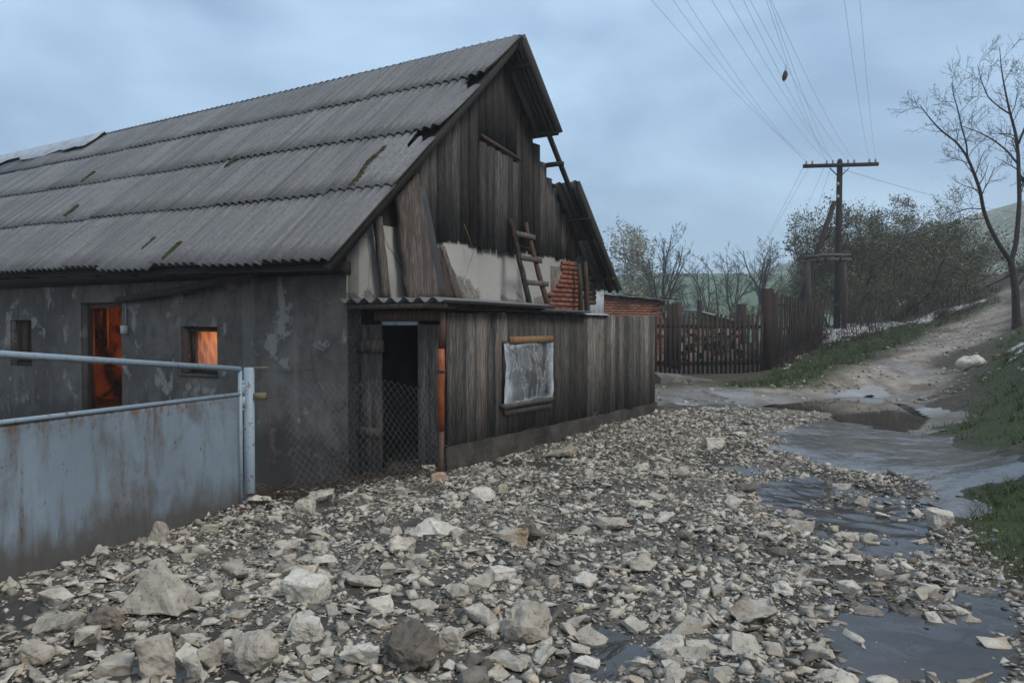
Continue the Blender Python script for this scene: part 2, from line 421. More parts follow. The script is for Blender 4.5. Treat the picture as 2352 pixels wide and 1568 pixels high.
def gable_plaster():
    k = NM('lime_plaster', 0.9); co = k.coord('Object')
    a = k.noise(1.1, 6, 0.6, 0.3, co); f = k.noise(30, 3, 0.6, 0, co); st = k.noise(1.3, 5, 0.6, 0.2, k.coord('Object', (5, 5, 0.4)))
    c = k.mix(k.ramp(a, [(0.35, 0.0), (0.7, 1.0)]), (0.345, 0.34, 0.325), (0.265, 0.26, 0.25))
    c = k.mix(k.ramp(st, [(0.55, 0.0), (0.75, 0.6)]), c, (0.26, 0.25, 0.235))
    c = k.mix(k.ramp(f, [(0.62, 0.0), (0.72, 0.7)]), c, (0.17, 0.16, 0.15))
    z = k.n('ShaderNodeSeparateXYZ'); k.l(k.coord('World'), z.inputs[0])
    low = k.math('ADD', k.math('MULTIPLY', k.math('SUBTRACT', 2.18, z.outputs['Z']), 0.55), k.noise(1.25, 7, 0.6, 0.5, co))
    c = k.mix(k.ramp(low, [(0.56, 0.0), (0.6, 1.0)]), c, k.mix(k.ramp(f, [(0.4, 0.0), (0.6, 1.0)]), (0.22, 0.20, 0.18), (0.10, 0.095, 0.09)))
    wv = k.n('ShaderNodeTexVoronoi'); wv.feature = 'DISTANCE_TO_EDGE'; wv.inputs['Scale'].default_value = 0.75
    wob = k.n('ShaderNodeMix'); wob.data_type = 'VECTOR'; wob.inputs[0].default_value = 0.12
    nz_ = k.n('ShaderNodeTexNoise'); nz_.inputs['Scale'].default_value = 3.0; k.l(co, nz_.inputs['Vector'])
    k.l(co, wob.inputs[4]); k.l(nz_.outputs['Color'], wob.inputs[5]); k.l(wob.outputs[1], wv.inputs['Vector'])
    crack = k.ramp(wv.outputs['Distance'], [(0.0, 1.0), (0.008, 0.0)])
    c = k.mix(k.math('MULTIPLY', crack, 0.7), c, (0.09, 0.08, 0.075))
    k.color(c); k.bump(k.math('SUBTRACT', k.math('MULTIPLY', f, 0.3), k.ramp(low, [(0.56, 0.0), (0.6, 1.0)])), 0.5, 0.02)
    return k.m
M_gwall = gable_plaster()
def brickmat(name, cols, mortar, scale=1.0):
    k = NM(name, 0.9); isl = k.island(); co = k.coord('Object')
    c = k.ramp(isl, [(0.0, cols[0]), (0.5, cols[1]), (1.0, cols[2])])
    c = k.mix(k.ramp(k.noise(14, 5, 0.6, 0.2, co), [(0.5, 0.0), (0.75, 0.8)]), c, mortar)
    k.color(c); k.bump(k.noise(40, 4, 0.6, 0, co), 0.5, 0.01)
    return k.m
M_brick = brickmat('red_brick', [(0.19, 0.065, 0.042), (0.29, 0.10, 0.062), (0.24, 0.115, 0.08)], (0.16, 0.10, 0.08))
M_brick2 = brickmat('orange_brick', [(0.25, 0.105, 0.07), (0.37, 0.155, 0.10), (0.31, 0.17, 0.125)], (0.20, 0.14, 0.11))
k = NM('mortar', 0.95); k.color(k.mix(k.ramp(k.noise(9, 5), [(0.4, 0.0), (0.6, 1.0)]), (0.20, 0.18, 0.165), (0.10, 0.09, 0.085))); k.bump(k.noise(30, 4), 0.6, 0.01); M_mortar = k.m

def roofmat():
    k = NM('fibre_cement', 0.9); co = k.coord('Object')
    a = k.noise(1.1, 5, 0.6, 0.3, co); sp = k.noise(20, 4, 0.65, 0.2, co); sp2 = k.noise(11, 3, 0.6, 0, k.coord('Object', (1.3, 1.3, 1.3), (1, 2, 3)))
    st = k.noise(2.6, 4, 0.6, 0.1, k.coord('Object', (1, 1, 1), (0, 0, 0)))
    c = k.mix(k.ramp(a, [(0.35, 0.0), (0.65, 1.0)]), (0.142, 0.142, 0.146), (0.196, 0.194, 0.196))
    c = k.mix(k.ramp(sp, [(0.50, 0.0), (0.60, 0.55)]), c, (0.215, 0.203, 0.190))
    c = k.mix(k.ramp(sp2, [(0.56, 0.0), (0.64, 0.55)]), c, (0.075, 0.082, 0.092))
    c = k.mix(k.ramp(k.noise(34, 2, 0.5, 0, co), [(0.60, 0.0), (0.66, 0.7)]), c, (0.05, 0.054, 0.060))
    r1 = k.n('ShaderNodeMapping'); r1.inputs['Rotation'].default_value = (0, 0, R(32.9)); k.l(co, r1.inputs[0])
    r2 = k.n('ShaderNodeMapping'); r2.inputs['Scale'].default_value = (9, .35, .35); k.l(r1.outputs[0], r2.inputs[0])
    run = k.noise(1.0, 4, .55, .15, r2.outputs[0])  # run-off streaks that also paint light and dark contrast along the corrugation
    c = k.mix(k.ramp(run, [(0.46, 0.0), (0.62, 0.65)]), c, (0.085, 0.083, 0.082))
    c = k.mix(k.ramp(run, [(0.30, 0.5), (0.42, 0.0)]), c, (0.235, 0.232, 0.225))
    c = k.mix(k.math('MULTIPLY', k.island(), 0.4), c, (0.09, 0.085, 0.082))
    k.rough(0.45); k.b.inputs['Specular IOR Level'].default_value = 0.5
    k.color(c); k.bump(k.math('ADD', sp, sp2), 0.2, 0.006)
    return k.m
M_roof = roofmat()
k = NM('shade_dark', 0.9); k.color(k.mix(k.noise(4, 4), (0.02, 0.018, 0.017), (0.05, 0.045, 0.04))); M_dark = k.m  # near-black tone: shade under roofs and indoors put into the colour
def paint():
    k = NM('worn_gate_paint', 0.55); co = k.coord('Object')
    st = k.noise(1.6, 6, 0.65, 0.3, k.coord('Object', (4, 4, 0.7))); a = k.noise(0.9, 5, 0.6, 0.2, co); sp = k.noise(22, 4, 0.65, 0.1, k.coord('Object', (1.4, 1.4, 0.7)))
    c = k.mix(k.ramp(a, [(0.35, 0.0), (0.68, 1.0)]), (0.225, 0.290, 0.355), (0.140, 0.170, 0.205))
    c = k.mix(k.ramp(st, [(0.46, 0.0), (0.66, 0.85)]), c, (0.125, 0.118, 0.115))
    c = k.mix(k.ramp(k.noise(2.2, 6, .65, .3, co), [(0.50, 0.0), (0.66, 0.7)]), c, (0.10, 0.095, 0.095))
    tz = k.n('ShaderNodeSeparateXYZ'); k.l(k.coord('World'), tz.inputs[0])
    edge = k.math('MULTIPLY', k.ramp(tz.outputs['Z'], [(0.84, 0.0), (1.0, 1.0)]), 0.16)
    r = k.math('ADD', k.math('ADD', k.math('MULTIPLY', st, 0.45), k.math('MULTIPLY', sp, 0.55)), edge)
    c = k.mix(k.ramp(r, [(0.56, 0.0), (0.67, 0.8)]), c, (0.14, 0.085, 0.055))
    c = k.mix(k.ramp(sp, [(0.66, 0.0), (0.72, 0.9)]), c, (0.05, 0.033, 0.027))
    mud = k.math('ADD', k.math('MULTIPLY', tz.outputs['Z'], -1.1), k.noise(3.0, 6, .65, .3, k.coord('Object', (2, 2, .8))))
    c = k.mix(k.ramp(mud, [(0.10, 0.0), (0.42, 0.85)]), c, (0.085, 0.075, 0.066))
    k.color(c); k.bump(k.noise(60, 3), 0.15, 0.004); k.rough(k.ramp(r, [(0.5, 0.5), (0.7, 0.9)]))
    return k.m
M_paint = paint()
k = NM('pale_tube_paint', 0.45); co = k.coord('Object', (3, 3, 3)); c = k.mix(k.ramp(k.noise(8, 4, .6, 0, co), [(0.58, 0.0), (0.68, 0.9)]), (0.27, 0.345, 0.41), (0.17, 0.10, 0.06)); k.color(c); M_tube = k.m
k = NM('rust', 0.9); k.color(k.mix(k.noise(20, 4), (0.07, 0.03, 0.018), (0.16, 0.07, 0.035))); M_rust = k.m
k = NM('lichen', 0.9); k.color(k.mix(k.ramp(k.noise(40, 4), [(0.45, 0.0), (0.55, 1.0)]), (0.15, 0.14, 0.12), (0.19, 0.16, 0.07))); M_lichen = k.m

def stone(name, base, base2, stain_amt, dirt_amt, dark):
    k = NM(name, 0.85); co = k.coord('Object')
    rnd = k.math('FRACT', k.math('ADD', k.math('MULTIPLY', k.objrand(), 7.3), k.math('MULTIPLY', k.island(), 5.1)))
    wc = k.coord('World')
    a = k.noise(9, 5, 0.6, 0.3, wc); f = k.noise(38, 5, 0.65, 0.2, wc); s_ = k.noise(4.3, 4, 0.55, 0.4, wc)
    c = k.mix(rnd, base, base2)
    c = k.mix(k.ramp(a, [(0.40, 0.0), (0.68, 0.75)]), c, tuple(x * 0.62 for x in base2))
    c = k.mix(k.ramp(f, [(0.56, 0.0), (0.68, dirt_amt)]), c, dark)
    r2 = k.math('FRACT', k.math('MULTIPLY', rnd, 13.7))
    amt = k.math('MULTIPLY', k.ramp(r2, [(0.72, 0.0), (0.85, 1.0)]), stain_amt)
    c = k.mix(k.math('MULTIPLY', k.ramp(s_, [(0.54, 0.0), (0.62, 1.0)]), amt), c, (0.34, 0.215, 0.115))
    k.color(c); k.bump(k.math('ADD', a, k.math('MULTIPLY', f, 0.6)), 0.7, 0.012)
    return k.m
M_stone = stone('limestone', (0.58, 0.535, 0.46), (0.39, 0.355, 0.30), 0.5, 0.8, (0.085, 0.074, 0.062))
M_stone_w = stone('white_limestone', (0.66, 0.625, 0.56), (0.57, 0.53, 0.465), 0.3, 0.5, (0.20, 0.17, 0.14))
M_stone_d = stone('muddy_stone', (0.25, 0.22, 0.19), (0.145, 0.125, 0.108), 0.2, 0.8, (0.045, 0.038, 0.033))
M_stone_o = stone('rust_stained_limestone', (0.48, 0.44, 0.38), (0.40, 0.36, 0.30), 0.75, 0.6, (0.12, 0.09, 0.06))
k = NM('rust_stain', .9); k.color(k.mix(k.noise(30, 4), (0.42, 0.19, 0.07), (0.5, 0.30, 0.14))); M_stain = k.m
def rubblemat():
    k = NM('loose_rubble', 0.85); wc = k.coord('World'); i = k.island()
    c = k.ramp(i, [(0.0, (0.09, 0.08, 0.07)), (0.16, (0.24, 0.215, 0.185)), (0.5, (0.45, 0.415, 0.355)), (0.86, (0.58, 0.54, 0.465)), (0.95, (0.46, 0.37, 0.255)), (1.0, (0.66, 0.62, 0.54))])
    f = k.noise(30, 4, 0.65, 0.2, wc); b = k.noise(1.6, 4, 0.6, 0.3, wc)
    c = k.mix(k.ramp(f, [(0.50, 0.0), (0.68, 0.8)]), c, (0.11, 0.095, 0.08))
    c = k.mix(k.ramp(b, [(0.52, 0.0), (0.68, 0.75)]), c, (0.09, 0.078, 0.066))
    k.color(c); k.bump(f, 0.6, 0.008); k.rough(0.75)
    return k.m
M_rubble = rubblemat()

def groundmat():
    k = NM('ground', 0.9); wc = k.coord('World')
    f = k.noise(70, 4, 0.7, 0, wc); m = k.noise(7, 6, 0.65, 0.2, wc); b = k.noise(0.9, 5, 0.6, 0.3, wc); bb = k.noise(0.06, 5, 0.6, 0, wc); v = k.voro(55, wc)
    deb = k.mix(k.ramp(m, [(0.38, 0.0), (0.64, 1.0)]), (0.052, 0.046, 0.041), (0.17, 0.153, 0.130))
    deb = k.mix(k.ramp(f, [(0.55, 0.0), (0.68, 0.85)]), deb, (0.38, 0.345, 0.29))
    deb = k.mix(k.ramp(b, [(0.44, 0.0), (0.60, 0.85)]), deb, (0.040, 0.035, 0.031))
    trk = k.mix(k.ramp(k.noise(1.6, 6, .65, .4, k.coord('World', (1.6, .8, 1))), [(0.36, 0.0), (0.64, 1.0)]), (0.14, 0.113, 0.092), (0.42, 0.36, 0.295))
    trk = k.mix(k.ramp(f, [(0.50, 0.0), (0.62, 0.7)]), trk, (0.44, 0.39, 0.33))
    trk = k.mix(k.ramp(m, [(0.5, 0.0), (0.75, 0.6)]), trk, (0.12, 0.097, 0.083))
    soil = k.mix(k.ramp(m, [(0.4, 0.0), (0.65, 1.0)]), (0.048, 0.040, 0.030), (0.11, 0.090, 0.068))
    grs = k.mix(k.ramp(m, [(0.36, 0.0), (0.62, 1.0)]), (0.030, 0.048, 0.018), (0.058, 0.075, 0.026))
    grs = k.mix(k.ramp(b, [(0.52, 0.0), (0.7, 0.7)]), grs, (0.075, 0.06, 0.04))
    fld = k.mix(k.ramp(bb, [(0.4, 0.0), (0.62, 1.0)]), (0.055, 0.105, 0.045), (0.085, 0.125, 0.06))
    slope = k.mix(k.ramp(k.noise(0.35, 6, .6, .2, wc), [(0.42, 0.0), (0.6, 1.0)]), (0.075, 0.085, 0.042), (0.27, 0.26, 0.18))
    slope = k.mix(k.ramp(k.noise(0.9, 5, .6, .2, wc), [(0.56, 0.0), (0.62, 1.0)]), slope, (0.55, 0.55, 0.54))
    c = k.mix(k.attr('debris'), soil, deb)
    c = k.mix(k.attr('track'), c, trk)
    pud = k.ramp(k.noise(0.8, 5, .6, .5, k.coord('World', (1.5, .7, 1), (0, 0, .5))), [(0.50, 0.0), (0.60, 1.0)])
    pud = k.math('MULTIPLY', pud, k.attr('track'))
    c = k.mix(k.math('MULTIPLY', pud, 0.4), c, (0.15, 0.135, 0.12))
    c = k.mix(k.attr('grass'), c, grs)
    c = k.mix(k.attr('field'), c, fld)
    c = k.mix(k.attr('slope'), c, slope)
    wet = k.attr('wet')
    c = k.mix(k.math('MULTIPLY', wet, 0.45), c, (0.03, 0.026, 0.023))
    k.color(c)
    k.bump(k.math('ADD', k.math('MULTIPLY', f, 0.5), k.math('ADD', m, k.math('MULTIPLY', v, -0.5))), 0.8, 0.02)
    k.rough(k.math('SUBTRACT', k.math('SUBTRACT', 0.92, k.math('MULTIPLY', wet, 0.5)), k.math('MULTIPLY', pud, 0.55)))
    return k.m
M_ground = groundmat()
def watermat(name, col, rough, sc, st, dist):
    k = NM(name, rough); wc = k.coord('World', (1.0, 0.55, 1.0), (0, 0, R(-35)))
    k.color(k.mix(k.ramp(k.noise(0.9, 5, .6, .3, k.coord('World')), [(0.38, 0.0), (0.65, 1.0)]), col, tuple(x * 1.6 for x in col)))
    k.b.inputs['Specular IOR Level'].default_value = 0.5
    k.b.inputs['IOR'].default_value = 1.33
    k.bump(k.math('ADD', k.noise(sc, 4, .6, .8, wc), k.math('MULTIPLY', k.noise(sc * 3.3, 3, .6, .5, wc), .35)), st, dist)
    return k.m
M_stream = watermat('muddy_flowing_water', (0.115, 0.110, 0.108), 0.12, 2.6, 0.45, 0.05)
M_still = watermat('still_muddy_water', (0.055, 0.047, 0.04), 0.04, 1.5, 0.05, 0.02)
M_film_w = watermat('thin_silty_water', (0.20, 0.185, 0.17), 0.16, 1.6, 0.14, 0.03)
M_pool = watermat('silty_water', (0.045, 0.041, 0.039), 0.1, 3.0, 0.25, 0.03)
k = NM('hail_ice', 0.6); wc = k.coord('World'); k.color(k.mix(k.ramp(k.noise(9, 5, .65, 0, wc), [(0.42, 0.0), (0.6, 1.0)]), (0.30, 0.30, 0.30), (0.66, 0.66, 0.67))); k.bump(k.noise(25, 4, .6, 0, wc), 0.6, 0.03); M_hail = k.m
def leafmat(name, c0, c1, c2):
    k = NM(name, 0.75); i = k.island()
    k.color(k.ramp(i, [(0.0, c0), (0.5, c1), (1.0, c2)])); return k.m
M_grass = leafmat('grass_blades', (0.022, 0.042, 0.012), (0.050, 0.085, 0.022), (0.15, 0.13, 0.075))
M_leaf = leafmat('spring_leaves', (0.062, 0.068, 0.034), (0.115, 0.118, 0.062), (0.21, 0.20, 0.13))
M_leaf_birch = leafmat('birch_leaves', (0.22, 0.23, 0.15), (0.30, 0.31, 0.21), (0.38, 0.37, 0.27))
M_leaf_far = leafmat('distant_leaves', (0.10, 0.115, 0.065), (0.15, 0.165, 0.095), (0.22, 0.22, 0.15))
k = NM('bark', 0.9); k.color(k.mix(k.ramp(k.noise(8, 5, .6, .3, k.coord('Object', (4, 4, 1))), [(0.4, 0.0), (0.6, 1.0)]), (0.022, 0.018, 0.016), (0.065, 0.052, 0.045))); k.bump(k.noise(10, 4, .6, 0, k.coord('Object', (4, 4, 1))), .6, .02); M_bark = k.m
k = NM('twig', 0.9); k.color(k.mix(k.objrand(), (0.055, 0.045, 0.038), (0.095, 0.077, 0.064))); M_twig = k.m
k = NM('birch_bark', 0.8); k.color(k.mix(k.ramp(k.noise(6, 4, .6, .2, k.coord('Object', (1, 1, 3))), [(0.5, 0.0), (0.6, 1.0)]), (0.45, 0.44, 0.42), (0.06, 0.05, 0.045))); M_birch = k.m
k = NM('tarred_pole', 0.85); k.color(k.mix(k.noise(5, 4, .6, .1, k.coord('Object', (5, 5, .6))), (0.012, 0.010, 0.010), (0.045, 0.036, 0.031))); M_pole = k.m
k = NM('wire_metal', 0.6); k.color((0.10, 0.11, 0.12)); M_wire = k.m
k = NM('galvanised_mesh', 0.5); k.color(k.mix(k.noise(3, 3), (0.10, 0.11, 0.12), (0.25, 0.27, 0.29))); k.b.inputs['Metallic'].default_value = 0.2; M_mesh = k.m
k = NM('porcelain', 0.3); k.color((0.42, 0.36, 0.33)); M_ins = k.m
def sheetmat(name, a, b, rust):
    k = NM(name, 0.5); c = k.mix(k.noise(2.5, 5), a, b); c = k.mix(k.ramp(k.noise(6, 5, .6, .2), [(0.55, 0.0), (0.68, 0.8)]), c, rust)
    k.color(c); return k.m
M_sheet = sheetmat('weathered_sheet_metal', (0.30, 0.34, 0.38), (0.42, 0.46, 0.50), (0.17, 0.13, 0.11))
M_sheet_d = sheetmat('dark_sheet', (0.055, 0.058, 0.065), (0.08, 0.082, 0.09), (0.06, 0.05, 0.045))
def film():
    k = NM('plastic_film', 0.25); co = k.coord('Object')
    tr = k.n('ShaderNodeBsdfTransparent'); mx = k.n('ShaderNodeMixShader')
    d1 = k.noise(2.4, 5, .6, 0.7, k.coord('Object', (1.6, 1.6, .8)))
    wr = k.ramp(k.attr('rim'), [(0.0, 0.10), (1.0, 0.75)])
    f = k.math('ADD', wr, k.ramp(d1, [(0.42, 0.0), (0.75, 0.32)]))
    ab = k.math('ABSOLUTE', k.math('SUBTRACT', d1, 0.5))
    f = k.math('ADD', f, k.math('MULTIPLY', k.ramp(ab, [(0.0, 1.0), (0.022, 0.0)]), 0.45))
    k.color((0.50, 0.57, 0.64)); k.bump(d1, 0.8, 0.06)
    k.l(f, mx.inputs[0]); k.l(tr.outputs[0], mx.inputs[1]); k.l(k.b.outputs[0], mx.inputs[2])
    k.l(mx.outputs[0], k.t.nodes['Material Output'].inputs[0])
    return k.m
M_film = film()
k = NM('room_wall', 0.9); co = k.coord('Object'); k.color(k.mix(k.ramp(k.noise(2.0, 6, .6, .5, co), [(0.42, 0.0), (0.58, 1.0)]), (0.50, 0.30, 0.17), (0.09, 0.04, 0.02))); k.bump(k.noise(5, 5), .8, .05); M_room = k.m
def curtain():
    k = NM('curtain_cloth', 0.9)
    k.color((0.75, 0.55, 0.38))
    tl = k.n('ShaderNodeBsdfTranslucent'); tl.inputs[0].default_value = (0.85, 0.55, 0.32, 1)
    mx = k.n('ShaderNodeMixShader'); mx.inputs[0].default_value = 0.65
    k.l(k.b.outputs[0], mx.inputs[1]); k.l(tl.outputs[0], mx.inputs[2]); k.l(mx.outputs[0], k.t.nodes['Material Output'].inputs[0])
    return k.m
M_curtain = curtain()
k = NM('window_glass', 0.05); k.color((0.9, 0.9, 0.9)); tr = k.n('ShaderNodeBsdfTransparent'); mx = k.n('ShaderNodeMixShader'); mx.inputs[0].default_value = 0.12
k.l(tr.outputs[0], mx.inputs[1]); k.l(k.b.outputs[0], mx.inputs[2]); k.l(mx.outputs[0], k.t.nodes['Material Output'].inputs[0]); M_glass = k.m
k = NM('hazy_plastic', 0.3); k.color(k.mix(k.ramp(k.noise(6, 5, .65, .8, k.coord('Object', (2, 2, 1))), [(0.4, 0.0), (0.65, 1.0)]), (0.09, 0.09, 0.095), (0.30, 0.31, 0.33))); M_hazy = k.m
k = NM('white_plastic', 0.4); k.color((0.62, 0.64, 0.66)); M_white = k.m
k = NM('orange_pipe_plastic', 0.5); zz = k.n('ShaderNodeSeparateXYZ'); k.l(k.coord('World'), zz.inputs[0])
c = k.mix(k.ramp(k.noise(5, 4), [(0.45, 0.0), (0.65, 1.0)]), (0.33, 0.095, 0.032), (0.16, 0.045, 0.02)); k.color(c); M_orange = k.m
k = NM('brown_pipe_plastic', 0.6); k.color(k.mix(k.noise(5, 4), (0.07, 0.04, 0.03), (0.12, 0.06, 0.045))); M_brown = k.m
k = NM('moss', 0.95); k.color(k.mix(k.noise(30, 4), (0.03, 0.03, 0.012), (0.07, 0.06, 0.025))); k.bump(k.noise(40, 4), 1, .02); M_moss = k.m
k = NM('concrete', 0.9); k.color(k.mix(k.ramp(k.noise(4, 6, .65, .3), [(0.35, 0.0), (0.65, 1.0)]), (0.085, 0.078, 0.070), (0.17, 0.155, 0.14))); k.bump(k.noise(14, 6, .7), 1.0, .03); M_conc = k.m
k = NM('muddy_plinth', 0.95); k.color(k.mix(k.ramp(k.noise(4, 6, .65, .3), [(0.35, 0.0), (0.65, 1.0)]), (0.040, 0.035, 0.031), (0.095, 0.085, 0.075))); k.bump(k.noise(11, 6, .7), 1.0, .04); M_plinth = k.m
k = NM('straw', 0.8); k.color(k.mix(k.island(), (0.20, 0.15, 0.08), (0.36, 0.28, 0.15))); M_straw = k.m
k = NM('dry_roots', 0.9); k.color(k.mix(k.island(), (0.025, 0.018, 0.014), (0.085, 0.06, 0.042))); M_roots = k.m
k = NM('log_end', 0.85); k.color(k.mix(k.objrand(), (0.22, 0.155, 0.11), (0.46, 0.36, 0.28))); M_logend = k.m
k = NM('rag', 0.9); k.color(k.mix(k.noise(30, 3), (0.03, 0.027, 0.024), (0.13, 0.11, 0.09))); M_rag = k.m
# ------------------------------------------------------------------ ground sheet
def axis(lo, hi, f0, f1, step, grow):
    a = list(np.arange(f0, f1, step)); s = step; x = a[-1]
    while x < hi:
        s *= grow; x += s; a.append(x)
    s = step; x = f0; b = []
    while x > lo:
        s *= grow; x -= s; b.append(x)
    return np.array(b[::-1] + a)
gx = axis(-420, 420, -4.5, 5.0, 0.05, 1.045); gy = axis(-60, 620, 2.6, 12.0, 0.05, 1.028)
GXX, GYY = np.meshgrid(gx, gy)
fx, fy = GXX.ravel(), GYY.ravel()
GZ = base_h(fx, fy); nearm = np.hypot(fx, fy) < 60
GZ[nearm] += detail_h(fx[nearm], fy[nearm])
mb = MB(); mb.grid(np.stack([fx, fy, GZ], -1).reshape(GXX.shape + (3,)))
ground = put('ground', mb, M_ground, smooth=True); tag(ground, kind='structure')
def setattr_(me, name, val):
    a = me.attributes.new(name, 'FLOAT', 'POINT'); a.data.foreach_set('value', np.asarray(val, np.float32))
nb = fbm(fx, fy, 1.1, 4, 31) * 0.5
def mask(poly, soft=0.4, jit=0.6):
    v = np.zeros(len(fx)); v[nearm] = sstep(-soft, soft, sdpoly(fx[nearm], fy[nearm], poly) + nb[nearm] * jit); return v
mdeb = mask(DEBRIS, .25, .35); mtrk = mask(TRACK, .5, 2.2)
mgr = np.maximum(mask(GRASSL, .5, 1.8), np.maximum(mask(GRASSR, .5, 1.6), mask(GRASSR2, .25, .8)))
mwet = np.maximum.reduce([mask(STREAM, .3, .2), mask(PUDDLE, .3, .2), mask(POOL, .25, .2), mask(FILM, .5, .3)] + [mask(p, .2, .2) for p in POCK])
mfield = sstep(60, 110, fy)
mslope = sstep(.46, .52, fx / np.maximum(fy, 1)) * sstep(40, 60, fy) * sstep(24, 30, fx)
for n_, v_ in (('debris', mdeb), ('track', mtrk), ('grass', mgr), ('wet', mwet), ('field', mfield), ('slope', mslope)): setattr_(ground.data, n_, v_)

def sheet(name, poly, mat, kind, lift, edge, amp, nscale, seed, step, label=None, cat=None, thr=-0.03, ripple=0.0, bias=0.0, flat=None, cut=None):
    P = np.array(poly); x0, y0 = P.min(0) - .3; x1, y1 = P.max(0) + .3
    X, Y = np.meshgrid(np.arange(x0, x1, step), np.arange(y0, y1, step)); x, y = X.ravel(), Y.ravel()
    sd = sdpoly(x, y, poly)
    wv = np.clip(sd * edge, -.08, lift) + fbm(x, y, nscale, 3, seed) * amp + bias
    z = base_h(x, y) + wv + fbm(x, y, .35, 2, seed + 3) * ripple
    if flat is not None: z = np.full(x.shape, flat)
    keep = (sd > thr * 8)
    if cut is not None: keep &= sdpoly(x, y, cut) < .05
    r, c = X.shape; i = np.arange(r - 1)[:, None] * c; j = np.arange(c - 1)[None]
    f = np.stack([i + j, i + j + 1, i + c + j + 1, i + c + j], -1).reshape(-1, 4)
    f = f[keep[f].all(1)]
    used, inv = np.unique(f.ravel(), return_inverse=True)
    m = MB(); m.add(np.stack([x, y, z], -1)[used], inv.reshape(-1, 4))
    o = put(name, m, mat, smooth=True); tag(o, label, cat, kind=kind); return o
sheet('stream_water', STREAM, M_stream, 'structure', .012, .05, .016, .5, 5, .05, ripple=.007, cut=PUDDLE)
PUZ = float(np.median(base_h(np.array([p[0] for p in PUDDLE]), np.array([p[1] for p in PUDDLE]))))
print('puddle', PUZ, base_h(np.array([p[0] for p in PUDDLE]), np.array([p[1] for p in PUDDLE])))
sheet('puddle_water', PUDDLE, M_still, 'structure', .014, .06, .0, 1, 6, .06, flat=PUZ - .01)
sheet('shallow_water', FILM, M_film_w, 'structure', .012, .05, .022, 1.0, 7, .08, cut=PUDDLE)
sheet('pool_water', POOL, M_pool, 'structure', -.012, .08, .02, .5, 8, .03, bias=-.008)
for p in POCK: sheet('pool_water', p, M_pool, 'structure', -.006, .08, .02, .35, 9, .03, bias=-.014)
sheet('seep_water', DEBRIS, M_pool, 'structure', -.006, .05, .034, .7, 14, .05, bias=-.019)

# hail lying along the hedge and the fence
HP = [[(1775, 835), (1850, 800), (1900, 770), (1860, 800), (1810, 845)], [(1880, 790), (1900, 752), (1990, 742), (2080, 733), (2070, 750), (1960, 772), (1905, 795)],
      [(2070, 740), (2150, 712), (2230, 690), (2285, 684), (2240, 702), (2170, 722), (2110, 746)], [(2330, 800), (2352, 775), (2365, 800), (2352, 830)], [(2330, 500 + 330), (2350, 838), (2352, 850), (2335, 850)]]
for q, p in enumerate(HP):
    pp = polypx(p)
    sheet('hail_drift', pp, M_hail, 'stuff', .05, .12, .085, .38, 40 + q, .07, bias=-.02)

# ------------------------------------------------------------------ the farmhouse
house = empty('farmhouse', H(0, 0, 0), 'long low farmhouse with grey rendered walls, corrugated roof and dark boarded gable', 'house')
LEN = 18.0
def hb(mb, a0, a1, o0, o1, z0, z1):
    mb.box(H((a0 + a1) / 2, (o0 + o1) / 2, (z0 + z1) / 2), G2 * (a1 - a0) / 2, N2 * (o1 - o0) / 2, ZU * (z1 - z0) / 2)
def eave_z(o): return 2.236 + .023 * (.4 - o)
A_E, A_R, Z_R = -0.608, 3.14, 5.75
def roofL(s, o, h=0.0):              # left slope, s from eave to ridge
    sag = -0.05 * np.sin(np.clip(-np.asarray(o) / 18, 0, 1) * math.pi) * s
    ze = eave_z(o)
    a = A_E + (A_R - A_E) * s; z = ze + (Z_R - ze) * s + sag
    nrm = -G2 * .70 + ZU * .714
    return C0 + np.multiply.outer(a, G2) + np.multiply.outer(o + 0 * s, N2) + np.multiply.outer(z, ZU) + np.multiply.outer(h + 0 * s, nrm)
A_RE = 6.42; Z_RE = 2.23
def roofR(a, o, h=0.0):
    z = Z_R + (Z_RE - Z_R) * (a - A_R) / (A_RE - A_R)
    nrm = G2 * .73 + ZU * .68
    return C0 + np.multiply.outer(a, G2) + np.multiply.outer(o + 0 * a, N2) + np.multiply.outer(z, ZU) + np.multiply.outer(h + 0 * a, nrm)
# long wall with its openings: measured from the picture as (o, z)
def op(x0, x1, yt, yb):
    o0, z1 = LP(x0, yt); o1, _ = LP(x1, yt); _, z0 = LP((x0 + x1) / 2, yb); return sorted((o0, o1)) + [z0, z1]
W1 = op(416, 499, 749, 858); D1 = op(186, 279, 696, 960); W0 = op(24, 72, 735, 840); D1[2] = -0.2
WT_ = 0.20
mb = MB()
cuts = sorted([W1, D1, W0], key=lambda q: -q[1])
prev = 0.0
for q in cuts:
    hb(mb, .014, WT_, q[1], prev, -.6, 2.70)
    hb(mb, .014, WT_, q[0], q[1], q[3], 2.70); hb(mb, .014, WT_, q[0], q[1], -.6, q[2]); prev = q[0]
hb(mb, .014, WT_, -LEN, prev, -.6, 2.70)
ol = sorted(set([-LEN, 0.0] + [round(x, 5) for q in cuts for x in q[:2]] + list(np.round(np.arange(-LEN, 0, .07), 4)))); zl = sorted(set([-.6, 2.70] + [round(x, 5) for q in cuts for x in q[2:]] + list(np.round(np.arange(-.6, 2.7, .07), 4))))
OO_, ZZ_ = np.meshgrid(ol, zl)
rel = .008 * fbm(OO_, ZZ_, .9, 3, 91) + .005 * fbm(OO_, ZZ_, .2, 3, 92); rel = np.maximum(rel, -.009)
PW = np.array([[H(rel[i, j], OO_[i, j], ZZ_[i, j]) for j in range(len(ol))] for i in range(len(zl))]); fw = []
nc_ = len(ol)
